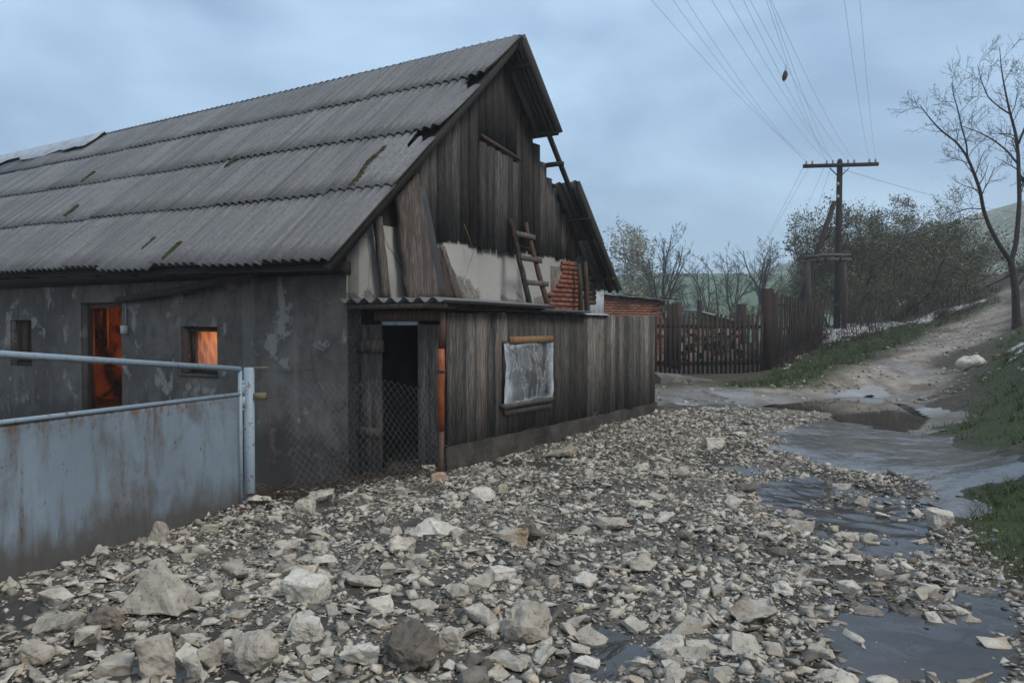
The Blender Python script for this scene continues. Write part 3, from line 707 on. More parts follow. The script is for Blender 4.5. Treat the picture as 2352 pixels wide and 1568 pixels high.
for i in range(len(zl) - 1):
    for j in range(nc_ - 1):
        oc, zc = (ol[j] + ol[j + 1]) / 2, (zl[i] + zl[i + 1]) / 2
        if not any(q[0] < oc < q[1] and q[2] < zc < q[3] for q in cuts): fw.append((i * nc_ + j, (i + 1) * nc_ + j, (i + 1) * nc_ + j + 1, i * nc_ + j + 1))
mb.add(PW.reshape(-1, 3), fw)
for q in cuts:
    for p4 in ([(q[0], q[2]), (q[0], q[3])], [(q[1], q[3]), (q[1], q[2])], [(q[0], q[3]), (q[1], q[3])], [(q[1], q[2]), (q[0], q[2])]):
        mb.add([H(-.003, *p4[0]), H(-.003, *p4[1]), H(.02, *p4[1]), H(.02, *p4[0])], [(0, 1, 2, 3)])
wall = put('long_wall', mb, M_wall, house)
mb = MB(); hb(mb, 5.4, 5.78, -LEN, -.31, -.6, 2.75); hb(mb, WT_, 5.4, -LEN, -LEN + .35, -.6, 2.7); put('back_wall', mb, M_wall, house)
# gable wall: plastered masonry with a boarded triangle above
mb = MB()
v = [H(0, 0, -.6), H(5.8, 0, -.6), H(5.8, 0, 2.75), H(A_R, 0, 5.45), H(0.0, 0, 2.62), H(0, -.3, -.6), H(5.8, -.3, -.6), H(5.8, -.3, 2.75), H(A_R, -.3, 5.45), H(0, -.3, 2.62)]
v[2] = H(5.8, 0, 2.78); v[7] = H(5.8, -.3, 2.78)
zb = 2.80
v = [H(0.004, 0, -.6), H(5.8, 0, -.6), H(5.8, 0, zb), H(.25, 0, zb), H(.004, 0, 2.55)]; v2 = [p - N2 * .3 for p in v]
mb.add(np.array(v + v2), [(0, 1, 2, 3, 4)], [(9, 8, 7, 6, 5)], [(i, i + 5, (i + 1) % 5 + 5, (i + 1) % 5) for i in range(5)])
put('gable_wall', mb, M_gwall, house)
# gable boards
def roof_z(a): return (eave_z(0) + (Z_R - eave_z(0)) * (a - A_E) / (A_R - A_E)) if a < A_R else (Z_R + (Z_RE - Z_R) * (a - A_R) / (A_RE - A_R))
mb = MB(); a = 0.95; r = random.Random(3)
hatch = [GP(1100, 320)[0], GP(1182, 340)[0]]
hz1 = GP(1140, 338)[1]
hm = MB()
while a < 5.52:
    wd = r.uniform(.13, .21); b = min(a + wd, 5.55); mid = (a + b) / 2
    zt = min(roof_z(a + .02), roof_z(b - .02)) - .10 - (r.uniform(0, .10) if a > 4 else 0)
    z0 = 2.72 + r.uniform(-.025, .025) + .25 * max(0, 1.35 - a) * 2
    pr = r.uniform(.025, .05)
    tl = r.uniform(-.012, .012)
    def board(m, z0, z1, pr):
        zc = (z0 + z1) / 2
        m.box(H(mid, pr / 2 + .002, zc), G2 * (b - a - .008) / 2, N2 * pr / 2, ZU * (z1 - z0) / 2 + G2 * tl)
    if hatch[0] < mid < hatch[1]:
        board(mb, hz1 + .04 + .1 * (mid - hatch[1]), zt, pr); board(hm, z0 - .03, hz1 - .02 - .16 * (mid - hatch[0]), pr + .03)
    elif zt - z0 > .15: board(mb, z0, zt, pr)
    a = b + r.uniform(.002, .012)
put('gable_boards', mb, M_gable, house)
ht = put('loft_hatch', hm, M_gable, house); ht['label'] = 'loft hatch of vertical planks in the boarded gable'
mb = MB(); mb.beam(H(hatch[0] - .05, .075, hz1 + .06), H(hatch[1] + .05, .075, hz1 - .10), .03, .05); put('hatch_batten', mb, M_beam, ht, house)
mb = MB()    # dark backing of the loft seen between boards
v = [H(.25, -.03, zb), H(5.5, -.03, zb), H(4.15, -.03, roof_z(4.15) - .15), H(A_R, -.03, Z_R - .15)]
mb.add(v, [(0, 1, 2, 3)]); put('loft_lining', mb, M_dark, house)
# brick pier at the right of the gable and exposed bricks at the left corner
mb = MB(); r = random.Random(5)
a0, a1 = GP(1266, 650)[0], GP(1326, 650)[0]; z = 1.2; row = 0
pier_top = GP(1300, 602)[1]
while z < pier_top - .04:
    a = a0 + (0.0 if row % 2 else .11) + (r.uniform(0, .16) if z > 2.3 else 0) + (.12 if z > 2.15 else 0)
    if z < 2.15: a -= .1
    while a < a1 - .02:
        b = min(a + .235, a1 + r.uniform(-.01, .02)); pr = .045 + r.uniform(-.018, .012)
        if r.random() > .03: mb.box(H((a + b) / 2, pr / 2 + .004, z + .034), G2 * (b - a) / 2, N2 * pr / 2, ZU * .033 + G2 * r.uniform(-.003, .003))
        a = b + .012
    z += .078; row += 1
put('brick_pier', mb, M_brick, house)
mb = MB(); hb(mb, a0 - .02, a1 + .005, .0025, .018, 1.2, pier_top - .1); put('pier_mortar', mb, M_mortar, house)

# roof covering, left slope, sheet by sheet
cs = [0, .2559, .515, .776, 1.0]
SW = 1.05
mb = MB(); r = random.Random(11); moss = []
for ci in range(4):
    o = .40 + (0.0, .03, -.02, .0)[ci]; first = True
    while o > -LEN:
        o2 = o - SW - .10
        oo = np.linspace(o, o2, 62)
        js = r.uniform(-.005, .005); jl = r.uniform(-.004, .010)
        s0 = cs[ci] + js - (.0 if ci else .004); s1 = min(cs[ci + 1] + .02, 1.004) + (js if ci < 3 else 0)
        if first and ci in (1, 2): s0 += (.012, .0)[ci - 1]
        if ci == 0: s0 += r.choice([0, 0, 0, .006, -.006, -.010])
        ss = np.linspace(s0, s1, 5)
        lift = np.linspace(.062 + jl, .036, 5) + r.uniform(0, .004)
        wave = .026 * np.sin(2 * math.pi * (oo + .05) / .15) + .006 * np.sin(4 * math.pi * (oo + .05) / .15 + 1.2)
        vl = .07 * np.exp(-(.45 - oo) / .22) if (first and ci in (2, 3)) else 0
        cutc = (.075 + .02 * np.sin(oo * 31)) * (oo > .40 - .30 - .1 * (ci == 1)) if (first and ci in (1, 2)) else np.zeros(62)
        V = np.stack([roofL(s_ - cutc * e_ / 4, oo, h_ + wave + (.012 * np.exp(-((oo - o2) / .2) ** 2)) + vl * (1 - e_ / 4) ** 2) for e_, (s_, h_) in enumerate(zip(ss, lift))])
        nrm = -G2 * .70 + ZU * .714
        mb.slab(V, nrm * .007)
        o -= SW; first = False
put('roof_covering', mb, M_roof, house, smooth=False)
# broken verge tiles, moss cushions in the corrugations
for px, py in ((345, 560), (398, 578), (875, 352), (850, 378), (535, 372), (165, 487), (205, 408), (1050, 0), (820, 415)):
    if py == 0: continue
    d = ray(px, py); P = None
    for t in np.linspace(3, 25, 2000):
        q = O3 + d * t; aa = G2 @ (q - C0); oo_ = N2 @ (q - C0)
        s_ = (aa - A_E) / (A_R - A_E)
        if q[2] < eave_z(oo_) + (Z_R - eave_z(oo_)) * s_ + .06: P = q; break
    if P is None: continue
    dn = -(G2 * (A_R - A_E) + ZU * 3.5); dn /= np.linalg.norm(dn)
    nrm = -G2 * .70 + ZU * .714
    sc_ = r.uniform(.8, 1.25) * (1.0 if py < 400 else 1.0)
    mm = MB()
    for e in range(4):
        c = P + dn * (e - 1.5) * .07 * sc_ + nrm * .01 + N2 * r.uniform(-.015, .015)
        th = np.linspace(0, math.pi, 5); ph = np.linspace(0, 2 * math.pi, 9)
        Vv = np.stack([[c + (N2 * math.cos(p_) * math.sin(t_) * .05 + nrm * math.cos(t_) * .035 + dn * math.sin(p_) * math.sin(t_) * .075) * sc_ * r.uniform(.85, 1.1) for p_ in ph] for t_ in th])
        mm.grid(Vv)
    put('moss_clump', mm, M_moss, house)
# right slope: seen from below at the verge, one sheet missing
mb = MB()
def rsheet(a0, a1, o0, o1, h0, h1):
    oo = np.linspace(o0, o1, max(8, int(abs(o1 - o0) / .15 * 8)))
    wave = .024 * np.sin(2 * math.pi * oo / .15)
    V = np.stack([roofR(np.full(len(oo), a_), oo, h_ + wave) for a_, h_ in zip(np.linspace(a0, a1, 4), np.linspace(h0, h1, 4))])
    mb.slab(V[:, ::-1], (G2 * .73 + ZU * .68) * .007)
rsheet(A_R - .02, 4.23, .45, -LEN, .045, .065)
rsheet(4.14, 4.92, -.72, -LEN, .045, .062); rsheet(4.84, 5.74, .44, -LEN, .045, .065); rsheet(5.66, 6.46, .44, -LEN, .045, .065)
put('rear_roof_covering', mb, M_roof, house)
# timbers: barge rafters, purlins, eave rafters, wall plate
mb = MB()
p = roofL(np.array([-.005, .997]), np.array([.30, .30]), -.055); mb.beam(p[0], p[1], .07, .09, up=-G2 * .7 + ZU * .7)
p = roofR(np.array([A_R + .02, A_RE]), np.array([.26, .26]), -.05); mb.beam(p[0], p[1], .06, .065, up=G2 * .7 + ZU * .7)
p = roofR(np.array([A_R + .02, 4.2]), np.array([.43, .43]), -.03); mb.beam(p[0], p[1], .03, .15, up=G2 * .7 + ZU * .7)
p = roofR(np.array([4.86, A_RE]), np.array([.42, .42]), -.03); mb.beam(p[0], p[1], .03, .14, up=G2 * .7 + ZU * .7)
put('barge_rafters', mb, M_dark, house)  # shade below the roof sheets painted into the rafters' colour
mb = MB()
for a_, ext in ((3.4, .44), (4.18, .44), (4.55, .33), (5.3, .44), (6.2, .44)):
    p = roofR(np.array([a_, a_]), np.array([-3.0, ext]), -.085); mb.beam(p[0], p[1], .09, .06)
for s_ in (.03, .26, .52, .78, .97):
    p = roofL(np.array([s_, s_]), np.array([-LEN + .3, .26]), -.085); mb.beam(p[0], p[1], .09, .05)
put('purlins', mb, M_dark, house)
mb = MB(); r = random.Random(2)
o = -.15
while o > -LEN:
    p = roofL(np.array([.02, .16]), np.array([o, o]), -.14); mb.beam(p[0], p[1], .10, .11, up=ZU); o -= r.uniform(.75, .95)
mb.beam(H(-.03, .02, 2.25), H(-.03, -LEN, 2.31), .16, .14)
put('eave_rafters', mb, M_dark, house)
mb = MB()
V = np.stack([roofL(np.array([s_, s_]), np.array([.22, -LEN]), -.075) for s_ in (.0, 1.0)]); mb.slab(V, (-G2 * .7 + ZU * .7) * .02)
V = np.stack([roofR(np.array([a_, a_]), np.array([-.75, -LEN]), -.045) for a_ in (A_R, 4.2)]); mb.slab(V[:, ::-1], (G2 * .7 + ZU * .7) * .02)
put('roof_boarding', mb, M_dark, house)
# lifted verge ends and the metal ridge piece far along
mb = MB(); oo = np.linspace(-10.3, -LEN, 40); r = random.Random(4)
jag = np.array([r.uniform(-.02, .02) for _ in oo])
V = np.stack([roofL(np.full(40, 1.0 - .105) + jag, oo, .11 + .03 * np.sin(oo * 2.2)), roofL(np.full(40, 1.0 - .05), oo, .115), roofL(np.full(40, 1.005), oo, .13), roofR(np.full(40, A_R + .3), oo, .10)])
mb.slab(V[::-1], ZU * .006); rs = put('ridge_sheet', mb, M_sheet, house)
mb = MB(); oo = np.linspace(-12.3, -LEN, 6)
V = np.stack([roofL(np.full(6, s_), oo, .075) for s_ in (.775, .9, .96)]); mb.slab(V[::-1], (-G2 * .7 + ZU * .7) * .006); put('patch_sheet', mb, M_sheet_d, house)

# windows and door in the long wall
def window(name, q, dep, mat, bar=None, sash=False):
    m = MB(); o0, o1, z0, z1 = q; t = .05
    hb(m, dep, dep + .06, o0, o1, z1 - t, z1 - .003); hb(m, dep, dep + .06, o0, o1, z0 + .003, z0 + t)
    hb(m, dep, dep + .06, o0, o0 + t, z0 + t, z1 - t); hb(m, dep, dep + .06, o1 - t, o1, z0 + t, z1 - t)
    if bar is not None: hb(m, dep + .003, dep + .055, bar - .02, bar + .02, z0 + t, z1 - t)
    return put(name, m, mat, house)
win = window('window', W1, .16, M_raw if False else M_beam, bar=None); win['label'] = 'lit window with an orange glowing curtain'
mb = MB(); fo, _ = LP(428, 800, .13); hb(mb, .11, .15, fo - .022, fo + .022, W1[2] + .05, W1[3] - .06); hb(mb, .11, .15, fo + .022, W1[1] - .02, W1[3] - .075, W1[3] - .04); put('sash', mb, M_slab, win, house)
mb = MB(); hb(mb, .19, .195, W1[0] + .05, W1[1] - .05, W1[2] + .05, W1[3] - .05); put('pane', mb, M_glass, win, house)
mb = MB(); cx0, _ = LP(455, 800, .3); oo = np.linspace(cx0, W1[1] + .02, 40); zz_ = np.linspace(W1[2] - .1, W1[3] + .1, 24)
V = np.array([[H(.30 + .022 * math.sin(o_ * 60 + z_ * 9) + .02 * math.sin(z_ * 15 - o_ * 30), o_, z_) for o_ in oo] for z_ in zz_]); mb.grid(V); put('curtain', mb, M_curtain, win, house, smooth=True)
mb = MB(); oo = np.linspace(W1[0] + .03, cx0 + .02, 20); V = np.array([[H(.25 + .012 * math.sin(o_ * 50 + z_ * 7), o_, z_) for o_ in oo] for z_ in zz_]); mb.grid(V); put('inner_film', mb, M_hazy, win, house, smooth=True)
mb = MB(); hb(mb, -.03, .10, W1[0] - .03, W1[1] + .02, W1[2] - .04, W1[2]); put('sill', mb, M_conc, win, house)
w0 = window('window', W0, .10, M_beam, bar=(W0[0] + W0[1]) / 2); w0['label'] = 'small dark boarded window left of the lit doorway'
mb = MB(); hb(mb, .13, .15, W0[0] + .05, (W0[0] + W0[1]) / 2 - .02, W0[2] + .05, W0[3] - .05); hb(mb, .13, .15, (W0[0] + W0[1]) / 2 + .02, W0[1] - .05, W0[2] + .05, W0[3] - .05); put('shutter', mb, M_lintel, w0, house)
df = MB(); t = .07
t = .04; hb(df, .10, .18, D1[0], D1[0] + .05, D1[2], D1[3]); hb(df, .10, .18, D1[1] - t, D1[1], D1[2], D1[3]); hb(df, .10, .18, D1[0] + .05, D1[1] - t, D1[3] - .07, D1[3] - .003)
dfo = put('door_frame', df, M_beam, house); dfo['label'] = 'open doorway glowing orange from the room inside'
mb = MB(); po, _ = LP(238, 740, .5); hb(mb, .50, .56, po - .035, po + .035, 1.25, D1[3] + .3); put('inner_post', mb, M_dark, dfo, house)
# lit room behind the openings
mb = MB()
ra, rb = WT_ + .001, 2.2
v = np.array([[H(rb + .10 * math.sin(o_ * 5 + z_ * 3) + .06 * math.sin(o_ * 13 - z_ * 7), o_, z_) for o_ in np.linspace(-10.5, -.35, 70)] for z_ in np.linspace(-.4, 2.3, 20)])
mb.grid(v)
mb.add([H(ra, -10.5, 2.3), H(rb + .2, -10.5, 2.3), H(rb + .2, -.35, 2.3), H(ra, -.35, 2.3)], [(0, 1, 2, 3)])
mb.add([H(ra, -10.5, -.4), H(rb + .2, -10.5, -.4), H(rb + .2, -.35, -.4), H(ra, -.35, -.4)], [(3, 2, 1, 0)])
oj = D1[1] + .06      # rough broken masonry reveal right of the doorway
zz_ = np.linspace(-.3, 2.29, 26)
v = np.array([[H(a_, oj - .22 - .06 * math.sin(z_ * 6) - .05 * math.sin(z_ * 15 + a_ * 4) + .18 * (a_ - .9), z_) for a_ in np.linspace(.9, 2.2, 12)] for z_ in zz_]); mb.grid(v)
mb.add([H(ra, (D1[1] + W1[0]) / 2, -.4), H(2.3, (D1[1] + W1[0]) / 2, -.4), H(2.3, (D1[1] + W1[0]) / 2, 2.3), H(ra, (D1[1] + W1[0]) / 2, 2.3)], [(0, 1, 2, 3)])
put('room_lining', mb, M_room, house)
def lamp(name, loc, e, col, size=.06):
    l = bpy.data.lights.new(name, 'POINT'); l.energy = e; l.color = col; l.shadow_soft_size = size
    o_ = bpy.data.objects.new(name, l); COL.objects.link(o_); o_.location = tuple(loc); return o_
lamp('hall_lamp', H(1.25, D1[0] - .15, 1.45), 62, (1.0, .27, .04))
lamp('room_lamp', H(1.0, W1[1] - .25, 1.55), 30, (1.0, .45, .15))

# pole under the eaves, wall box and its cable
mb = MB(); q0 = LP(270, 690, -.12); q1 = LP(600, 625, -.30)
mb.tube([H(-.12, q0[0], q0[1]), H(-.2, (q0[0] + q1[0]) / 2, (q0[1] + q1[1]) / 2 - .02), H(-.34, q1[0], q1[1])], [.05, .055, .04], 7)
tag(put('wooden_pole', mb, M_beam), 'long thin wooden pole slung under the eaves above the lit doorway', 'pole')
q = LP(289, 757, -.02)
bx_ = empty('junction_box', H(0, q[0], q[1]), 'small white electric box on the grey wall beside the doorway', 'electric box')
mb = MB(); hb(mb, -.07, -.003, q[0] - .055, q[0] + .055, q[1] - .06, q[1] + .06); hb(mb, -.078, -.07, q[0] - .045, q[0] + .045, q[1] - .05, q[1] + .05); put('housing', mb, M_white, bx_)
mb = MB(); mb.tube([H(-.02, q[0], q[1] + .06), H(-.02, q[0] + .01, q[1] + .3), H(-.03, q[0] - .0, q[1] + .6)], .012, 5); put('cable', mb, M_sheet, bx_)
mb = MB(); r = random.Random(9)
for px in (478, 612, 365):
    for k_ in range(4):
        o_, z_ = LP(px + r.uniform(-4, 4), 640, -.05)
        mb.tube([H(-.05, o_, 2.2), H(-.06, o_ + r.uniform(-.04, .04), 2.05), H(-.05, o_ + r.uniform(-.08, .08), 1.9 - r.uniform(0, .12))], .004, 3)
tag(put('hanging_straw', mb, M_straw), 'thin dry stalks hanging from under the eave of the long wall', 'straw', kind='stuff')

# ------------------------------------------------------------------ the plank shed against the gable
SO = 1.29; SA0, SA1 = .2, 6.0; SZT = 1.735
shed = empty('plank_shed', H(SA0, SO, 0), 'low plank lean-to shed with a plastic covered window below the gable', 'shed')
mb = MB(); r = random.Random(21); a = SA0; wj = [GP(1155, 850, SO)[0], GP(1258, 850, SO)[0]]; wz = [GP(1205, 922, SO)[1], GP(1205, 782, SO)[1]]
while a < SA1 - .03:
    b = min(a + r.uniform(.12, .22), SA1); pr = r.uniform(.02, .035); tl = r.uniform(-.006, .006); mid = (a + b) / 2
    zt = SZT + r.uniform(-.012, .012); z0 = .265 + r.uniform(-.012, .02) - (.02 if mid < 2.6 else 0)
    def sb(z0, z1): mb.box(H(mid, SO + pr / 2 - .02, (z0 + z1) / 2), G2 * (b - a - .007) / 2, N2 * (pr + .02) / 2, ZU * (z1 - z0) / 2 + G2 * tl)
    sb(z0, zt)
    a = b + r.uniform(.0, .006)
put('plank_wall', mb, M_shed, shed)
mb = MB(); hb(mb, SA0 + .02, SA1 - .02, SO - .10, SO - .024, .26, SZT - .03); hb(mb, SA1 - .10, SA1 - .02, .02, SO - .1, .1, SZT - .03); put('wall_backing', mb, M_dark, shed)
mb = MB()
na, nz_ = 90, 8
aa = np.linspace(SA0 - .06, SA1 + .03, na); zz_ = np.linspace(-.4, .275, nz_)
def po_(a_, z_): return SO + .035 + .05 * float(fbm(np.array([a_]), np.array([z_]), .35, 3, 77)[0]) + .05 * max(0, .12 - z_)
V = np.array([[H(a_, po_(a_, z_), z_) for a_ in aa] for z_ in zz_]); mb.grid(V)
V2 = np.array([[H(a_, po_(a_, .275) - t_, .275 + .012 * math.sin(a_ * 7)) for a_ in aa] for t_ in (0, .3)]); mb.grid(V2)
V3 = np.array([[H(SA0 - .06 - .0 * z_, SO + .03 - t_, z_) for t_ in (0, .2)][::-1] for z_ in zz_]); mb.grid(V3)
V4 = np.array([[H(SA1 + .03, SO + .03 - t_, z_) for t_ in (0, .2)] for z_ in zz_]); mb.grid(V4)
put('plinth', mb, M_plinth, shed)
# door side of the shed
def DS(px, py): d = ray(px, py); t_ = (SA0 - G2 @ (O3 - C0)) / (G2 @ d); p_ = O3 + d * t_; return float(N2 @ (p_ - C0)), float(p_[2])
od0, od1 = DS(881, 800)[0], DS(961, 800)[0]; oj0 = DS(828, 800)[0]; oj1 = SO - .03; zdt = DS(920, 745)[1]; zlt = DS(920, 722)[1]
mb = MB(); a_ = od1; r = random.Random(6)
for b_ in (od1 + (oj1 - od1) * .42, oj1):
    mb.box(H(SA0, (a_ + b_) / 2, (zdt - .55) / 2), G2 * .016, N2 * (b_ - a_ - .008) / 2, ZU * (zdt + .55) / 2); a_ = b_
put('door_side_boards', mb, M_shed, shed)
mb = MB(); lm = DS(870, 722)[0]
mb.box(H(SA0 - .03, (lm + oj1) / 2 - .02, zdt + .095), G2 * .03, N2 * (oj1 - lm) / 2, ZU * .055); put('door_lintel', mb, M_lintel, shed)
mb = MB(); mb.box(H(SA0 - .004, (od0 + od1) / 2, zdt + .014), G2 * .03, N2 * (od1 - od0) / 2, ZU * .024); put('pale_head_strip', mb, M_sheet, shed)
dl = MB(); a_ = oj0
for b_ in (oj0 + (od0 - oj0) * .55, od0):
    dl.box(H(SA0 - .02, (a_ + b_) / 2, zdt / 2 - .2), G2 * .014, N2 * (b_ - a_ - .006) / 2, ZU * (zdt + .4) / 2); a_ = b_
dr = put('door', dl, M_shed, shed)
mb = MB(); mb.box(H(SA0 - .05, (oj0 + od0) / 2 + .02, DS(850, 795)[1]), G2 * .014, N2 * (od0 - oj0 + .05) / 2, ZU * .068); put('cross_batten', mb, M_shed, dr, shed); mb = MB(); mb.box(H(SA0 - .05, (oj0 + od0) / 2, .35), G2 * .014, N2 * (od0 - oj0 + .02) / 2, ZU * .06); put('cross_batten', mb, M_shed, dr, shed)
mb = MB(); hb(mb, SA0 + .01, SA0 + 1.6, .02, SO - .11, -.5, -.05); hb(mb, SA0 + 1.55, SA0 + 1.65, .06, SO - .11, -.1, SZT - .05); hb(mb, SA0 + .02, SA0 + 1.65, .01, .05, -.55, 1.78); put('inside_shade', mb, M_dark, shed)  # near-black panels added to paint the shade seen through the doorway
# shed roof
mb = MB(); oo = np.linspace(-.02, 1.50, 72); wave = .028 * np.sin(2 * math.pi * (oo + .06) / .195)
def sr(a_, h=0): return np.array([H(a_, o_, 1.872 + wv_ + h - .012 * max(0, a_) - .006 * o_) for o_, wv_ in zip(oo, wave)])
V = np.stack([sr(a_) for a_ in (-.12, .5, 1.2, 2.25)]); mb.slab(V[:, ::-1], ZU * .007); put('corrugated_roof', mb, M_roof, shed)
mb = MB(); oo2 = np.linspace(.35, 1.46, 30)
V = np.array([[H(a_, o_, 1.80 + .012 * math.sin(o_ * 40) - .008 * a_) for o_ in oo2] for a_ in (2.05, 2.8, 3.35)]); mb.slab(V[:, ::-1], ZU * .005)
V = np.array([[H(a_, o_, 1.765 + .012 * math.sin(o_ * 40) - .004 * a_) for o_ in oo2 - .1] for a_ in (3.0, 3.6, 4.1)]); mb.slab(V[:, ::-1], ZU * .005); put('metal_roof_sheets', mb, M_sheet, shed)
mb = MB(); hb(mb, 2.2, SA1, .03, 1.24, 1.66, 1.71); hb(mb, SA0, 2.2, .03, 1.3, 1.755, 1.79)
mb.beam(H(.05, 1.32, 1.80), H(2.3, 1.32, 1.775), .05, .06); mb.beam(H(-.02, .05, 1.80), H(-.02, 1.45, 1.80), .06, .05); mb.beam(H(.3, 1.36, 1.77), H(3.2, 1.355, 1.757), .03, .03); mb.beam(H(.95, 1.2, 1.832), H(.95, 1.44, 1.832), .06, .05)
put('roof_timbers', mb, M_beam, shed)
# window of the shed
wn = MB()
def fb(m, a0, a1, z0, z1, o0=.02, o1=.05): hb(m, a0, a1, SO + o0, SO + o1, z0, z1)
fb(wn, wj[0] - .04, wj[0] + .02, wz[0], wz[1]); fb(wn, wj[1] - .03, wj[1] + .02, wz[0], wz[1]); fb(wn, wj[0] + .02, wj[1] - .03, wz[1] - .05, wz[1]); fb(wn, wj[0] + .02, wj[1] - .03, wz[0], wz[0] + .03)
wno = put('window', wn, M_beam, shed); wno['label'] = 'shed window covered with wrinkled clear plastic'
mb = MB(); fb(mb, wj[0] + .06, wj[1] + .02, wz[1] - .03, wz[1] + .055, .052, .075); put('top_batten', mb, M_raw, wno, shed)
mb = MB(); fb(mb, wj[0] - .12, wj[1] + .02, wz[0] - .035, wz[0] + .02, .018, .085); fb(mb, wj[0] - .02, wj[1] + .02, wz[0] - .13, wz[0] - .04, .02, .05); put('sill', mb, M_shed, wno, shed)
mb = MB(); fb(mb, wj[0], wj[1], wz[0], wz[1], .014, .024); put('dark_opening', mb, M_shed, wno, shed)
U_, V_ = np.meshgrid(np.linspace(0, 1, 40), np.linspace(0, 1, 52))
edge_ = np.minimum(np.minimum(U_, 1 - U_) * 2.2, np.minimum(V_, 1 - V_) * 3)
rim = np.clip(1 - edge_ * 3.2 + fbm(U_ * 4, V_ * 6, 1, 3, 5) * .5, 0, 1)
bul = .058 + .03 * fbm(U_ * 5, V_ * 3 + U_ * 3, 1, 3, 12) + .012 * np.clip(edge_ * 3, 0, 1)
VV = np.array([[H(wj[0] - .05 + (wj[1] - wj[0] + .09) * U_[i, j] + .02 * math.sin(V_[i, j] * 7) * (U_[i, j] - .5), SO + bul[i, j], wz[0] + .02 - .07 * (1 - U_[i, j]) + (wz[1] - wz[0] + .02) * V_[i, j]) for j in range(40)] for i in range(52)])
mb = MB(); mb.grid(VV); fo_ = put('plastic_sheet', mb, M_film, wno, shed, smooth=True); setattr_(fo_.data, 'rim', rim.ravel())

# pipe at the corner
pp = H(SA0 - .07, SO - .02, 0)
pipe = empty('corner_pipe', pp, 'rusty orange and brown pipe standing at the shed corner beside the door', 'pipe')
mb = MB(); mb.tube([pp + ZU * .45, pp + ZU * .8 - N2 * .008, pp + ZU * 1.1, pp + ZU * 1.34], [.034, .04, .042, .036], 10); put('orange_section', mb, M_orange, pipe)
mb = MB(); mb.tube([pp + ZU * -.4, pp + ZU * .46], .03, 8); put('lower_section', mb, M_brown, pipe); mb = MB(); mb.tube([pp + ZU * 1.34, pp + ZU * 1.5 + N2 * .02, pp + ZU * 1.74 + N2 * .02], .036, 8); put('upper_section', mb, M_brown, pipe); mb = MB(); mb.tube([pp + ZU * 1.08, pp + ZU * 1.12], .048, 8); put('collar', mb, M_brown, pipe)

# leaning timbers on the gable
def lean(name, pts, th, mat, label, cat, o0=.08, sub=10, amp=.02, seed=1, o_top=None):
    """pts: four pixel corners (tl, tr, br, bl) on a plane leaning on the gable"""
    ot = o_top if o_top is not None else o0
    tl, tr = (GP(*q_, ot) for q_ in pts[:2]); br, bl = (GP(*q_, o0) for q_ in pts[2:])
    m = MB(); V = []
    for i in range(sub + 1):
        t_ = i / sub; L_ = [tl[q_] + (bl[q_] - tl[q_]) * t_ for q_ in (0, 1)]; R_ = [tr[q_] + (br[q_] - tr[q_]) * t_ for q_ in (0, 1)]
        o_ = ot + (o0 - ot) * t_; row = []
        for j in range(5):
            s_ = j / 4; jx = amp * float(fbm(np.array([t_ * 5 + seed]), np.array([s_ * 2.0]), .6, 3, seed)[0]) * (1.6 if j in (0, 4) else .6)
            row.append(H(L_[0] + (R_[0] - L_[0]) * s_ + jx, o_ + jx * .5 - .01 * (j in (0, 4)), L_[1] + (R_[1] - L_[1]) * s_))
        V.append(row)
    m.slab(np.array(V)[::-1], N2 * th)
    return tag(put(name, m, mat), label, cat)
sl_ = lean('sawn_slab', [(914, 452), (962, 398), (1014, 690), (944, 690)], .07, M_slab, 'thick weathered bark edged slab leaning on the white gable wall', 'plank', .20, 14, .022, 3, .14)
lean('sawn_slab', [(962, 425), (978, 430), (1030, 690), (1008, 690)], .03, M_sheet_d, 'narrow dark board leaning behind the thick weathered slab', 'plank', .12, 8, .01, 8, .10)
lean('plank', [(1012, 562), (1024, 566), (1068, 690), (1050, 692)], .03, M_slab, 'short split plank leaning just right of the dark board', 'plank', .14, 8, .015, 11, .06)
lean('plank', [(988, 540), (1014, 575), (1050, 690), (1020, 690)], .03, M_beam, 'dark wide plank leaning right of the thick weathered slab', 'plank', .11, 8, .015, 15, .07)
lean('plank', [(866, 498), (878, 496), (901, 690), (884, 690)], .06, M_slab, 'slim upright post standing between the house corner and the slab', 'post', .16, 8, .008, 17, .16)
# ladder
lp0, lp1 = GP(1172, 502, .12), GP(1216, 696, .50); rp0, rp1 = GP(1206, 512, .12), GP(1256, 697, .50)
ladder = empty('ladder', H(lp1[0], .5, lp1[1]), 'rough wooden pole ladder leaning against the white gable wall', 'ladder')
def lpt(A, B, t_): return H(A[0] + (B[0] - A[0]) * t_, .12 + .38 * t_, A[1] + (B[1] - A[1]) * t_)
for A, B, sd in ((lp0, lp1, 1), (rp0, rp1, 2)):
    m = MB(); rr = random.Random(sd); m.tube([lpt(A, B, t_) + N2 * rr.uniform(-.008, .008) + G2 * rr.uniform(-.008, .008) for t_ in np.linspace(0, 1, 9)], [.034, .037, .035, .04, .037, .041, .04, .042, .042], 8); put('rail', m, M_bark if sd == 1 else M_lintel, ladder)
for t_ in (.18, .47, .76):
    m = MB(); p0, p1 = lpt(lp0, lp1, t_) + N2 * .05, lpt(rp0, rp1, t_) + N2 * .05; e = (p1 - p0) * .22; m.beam(p0 - e * .2, p1 + e, .03, .075); put('rung', m, M_slab, ladder)
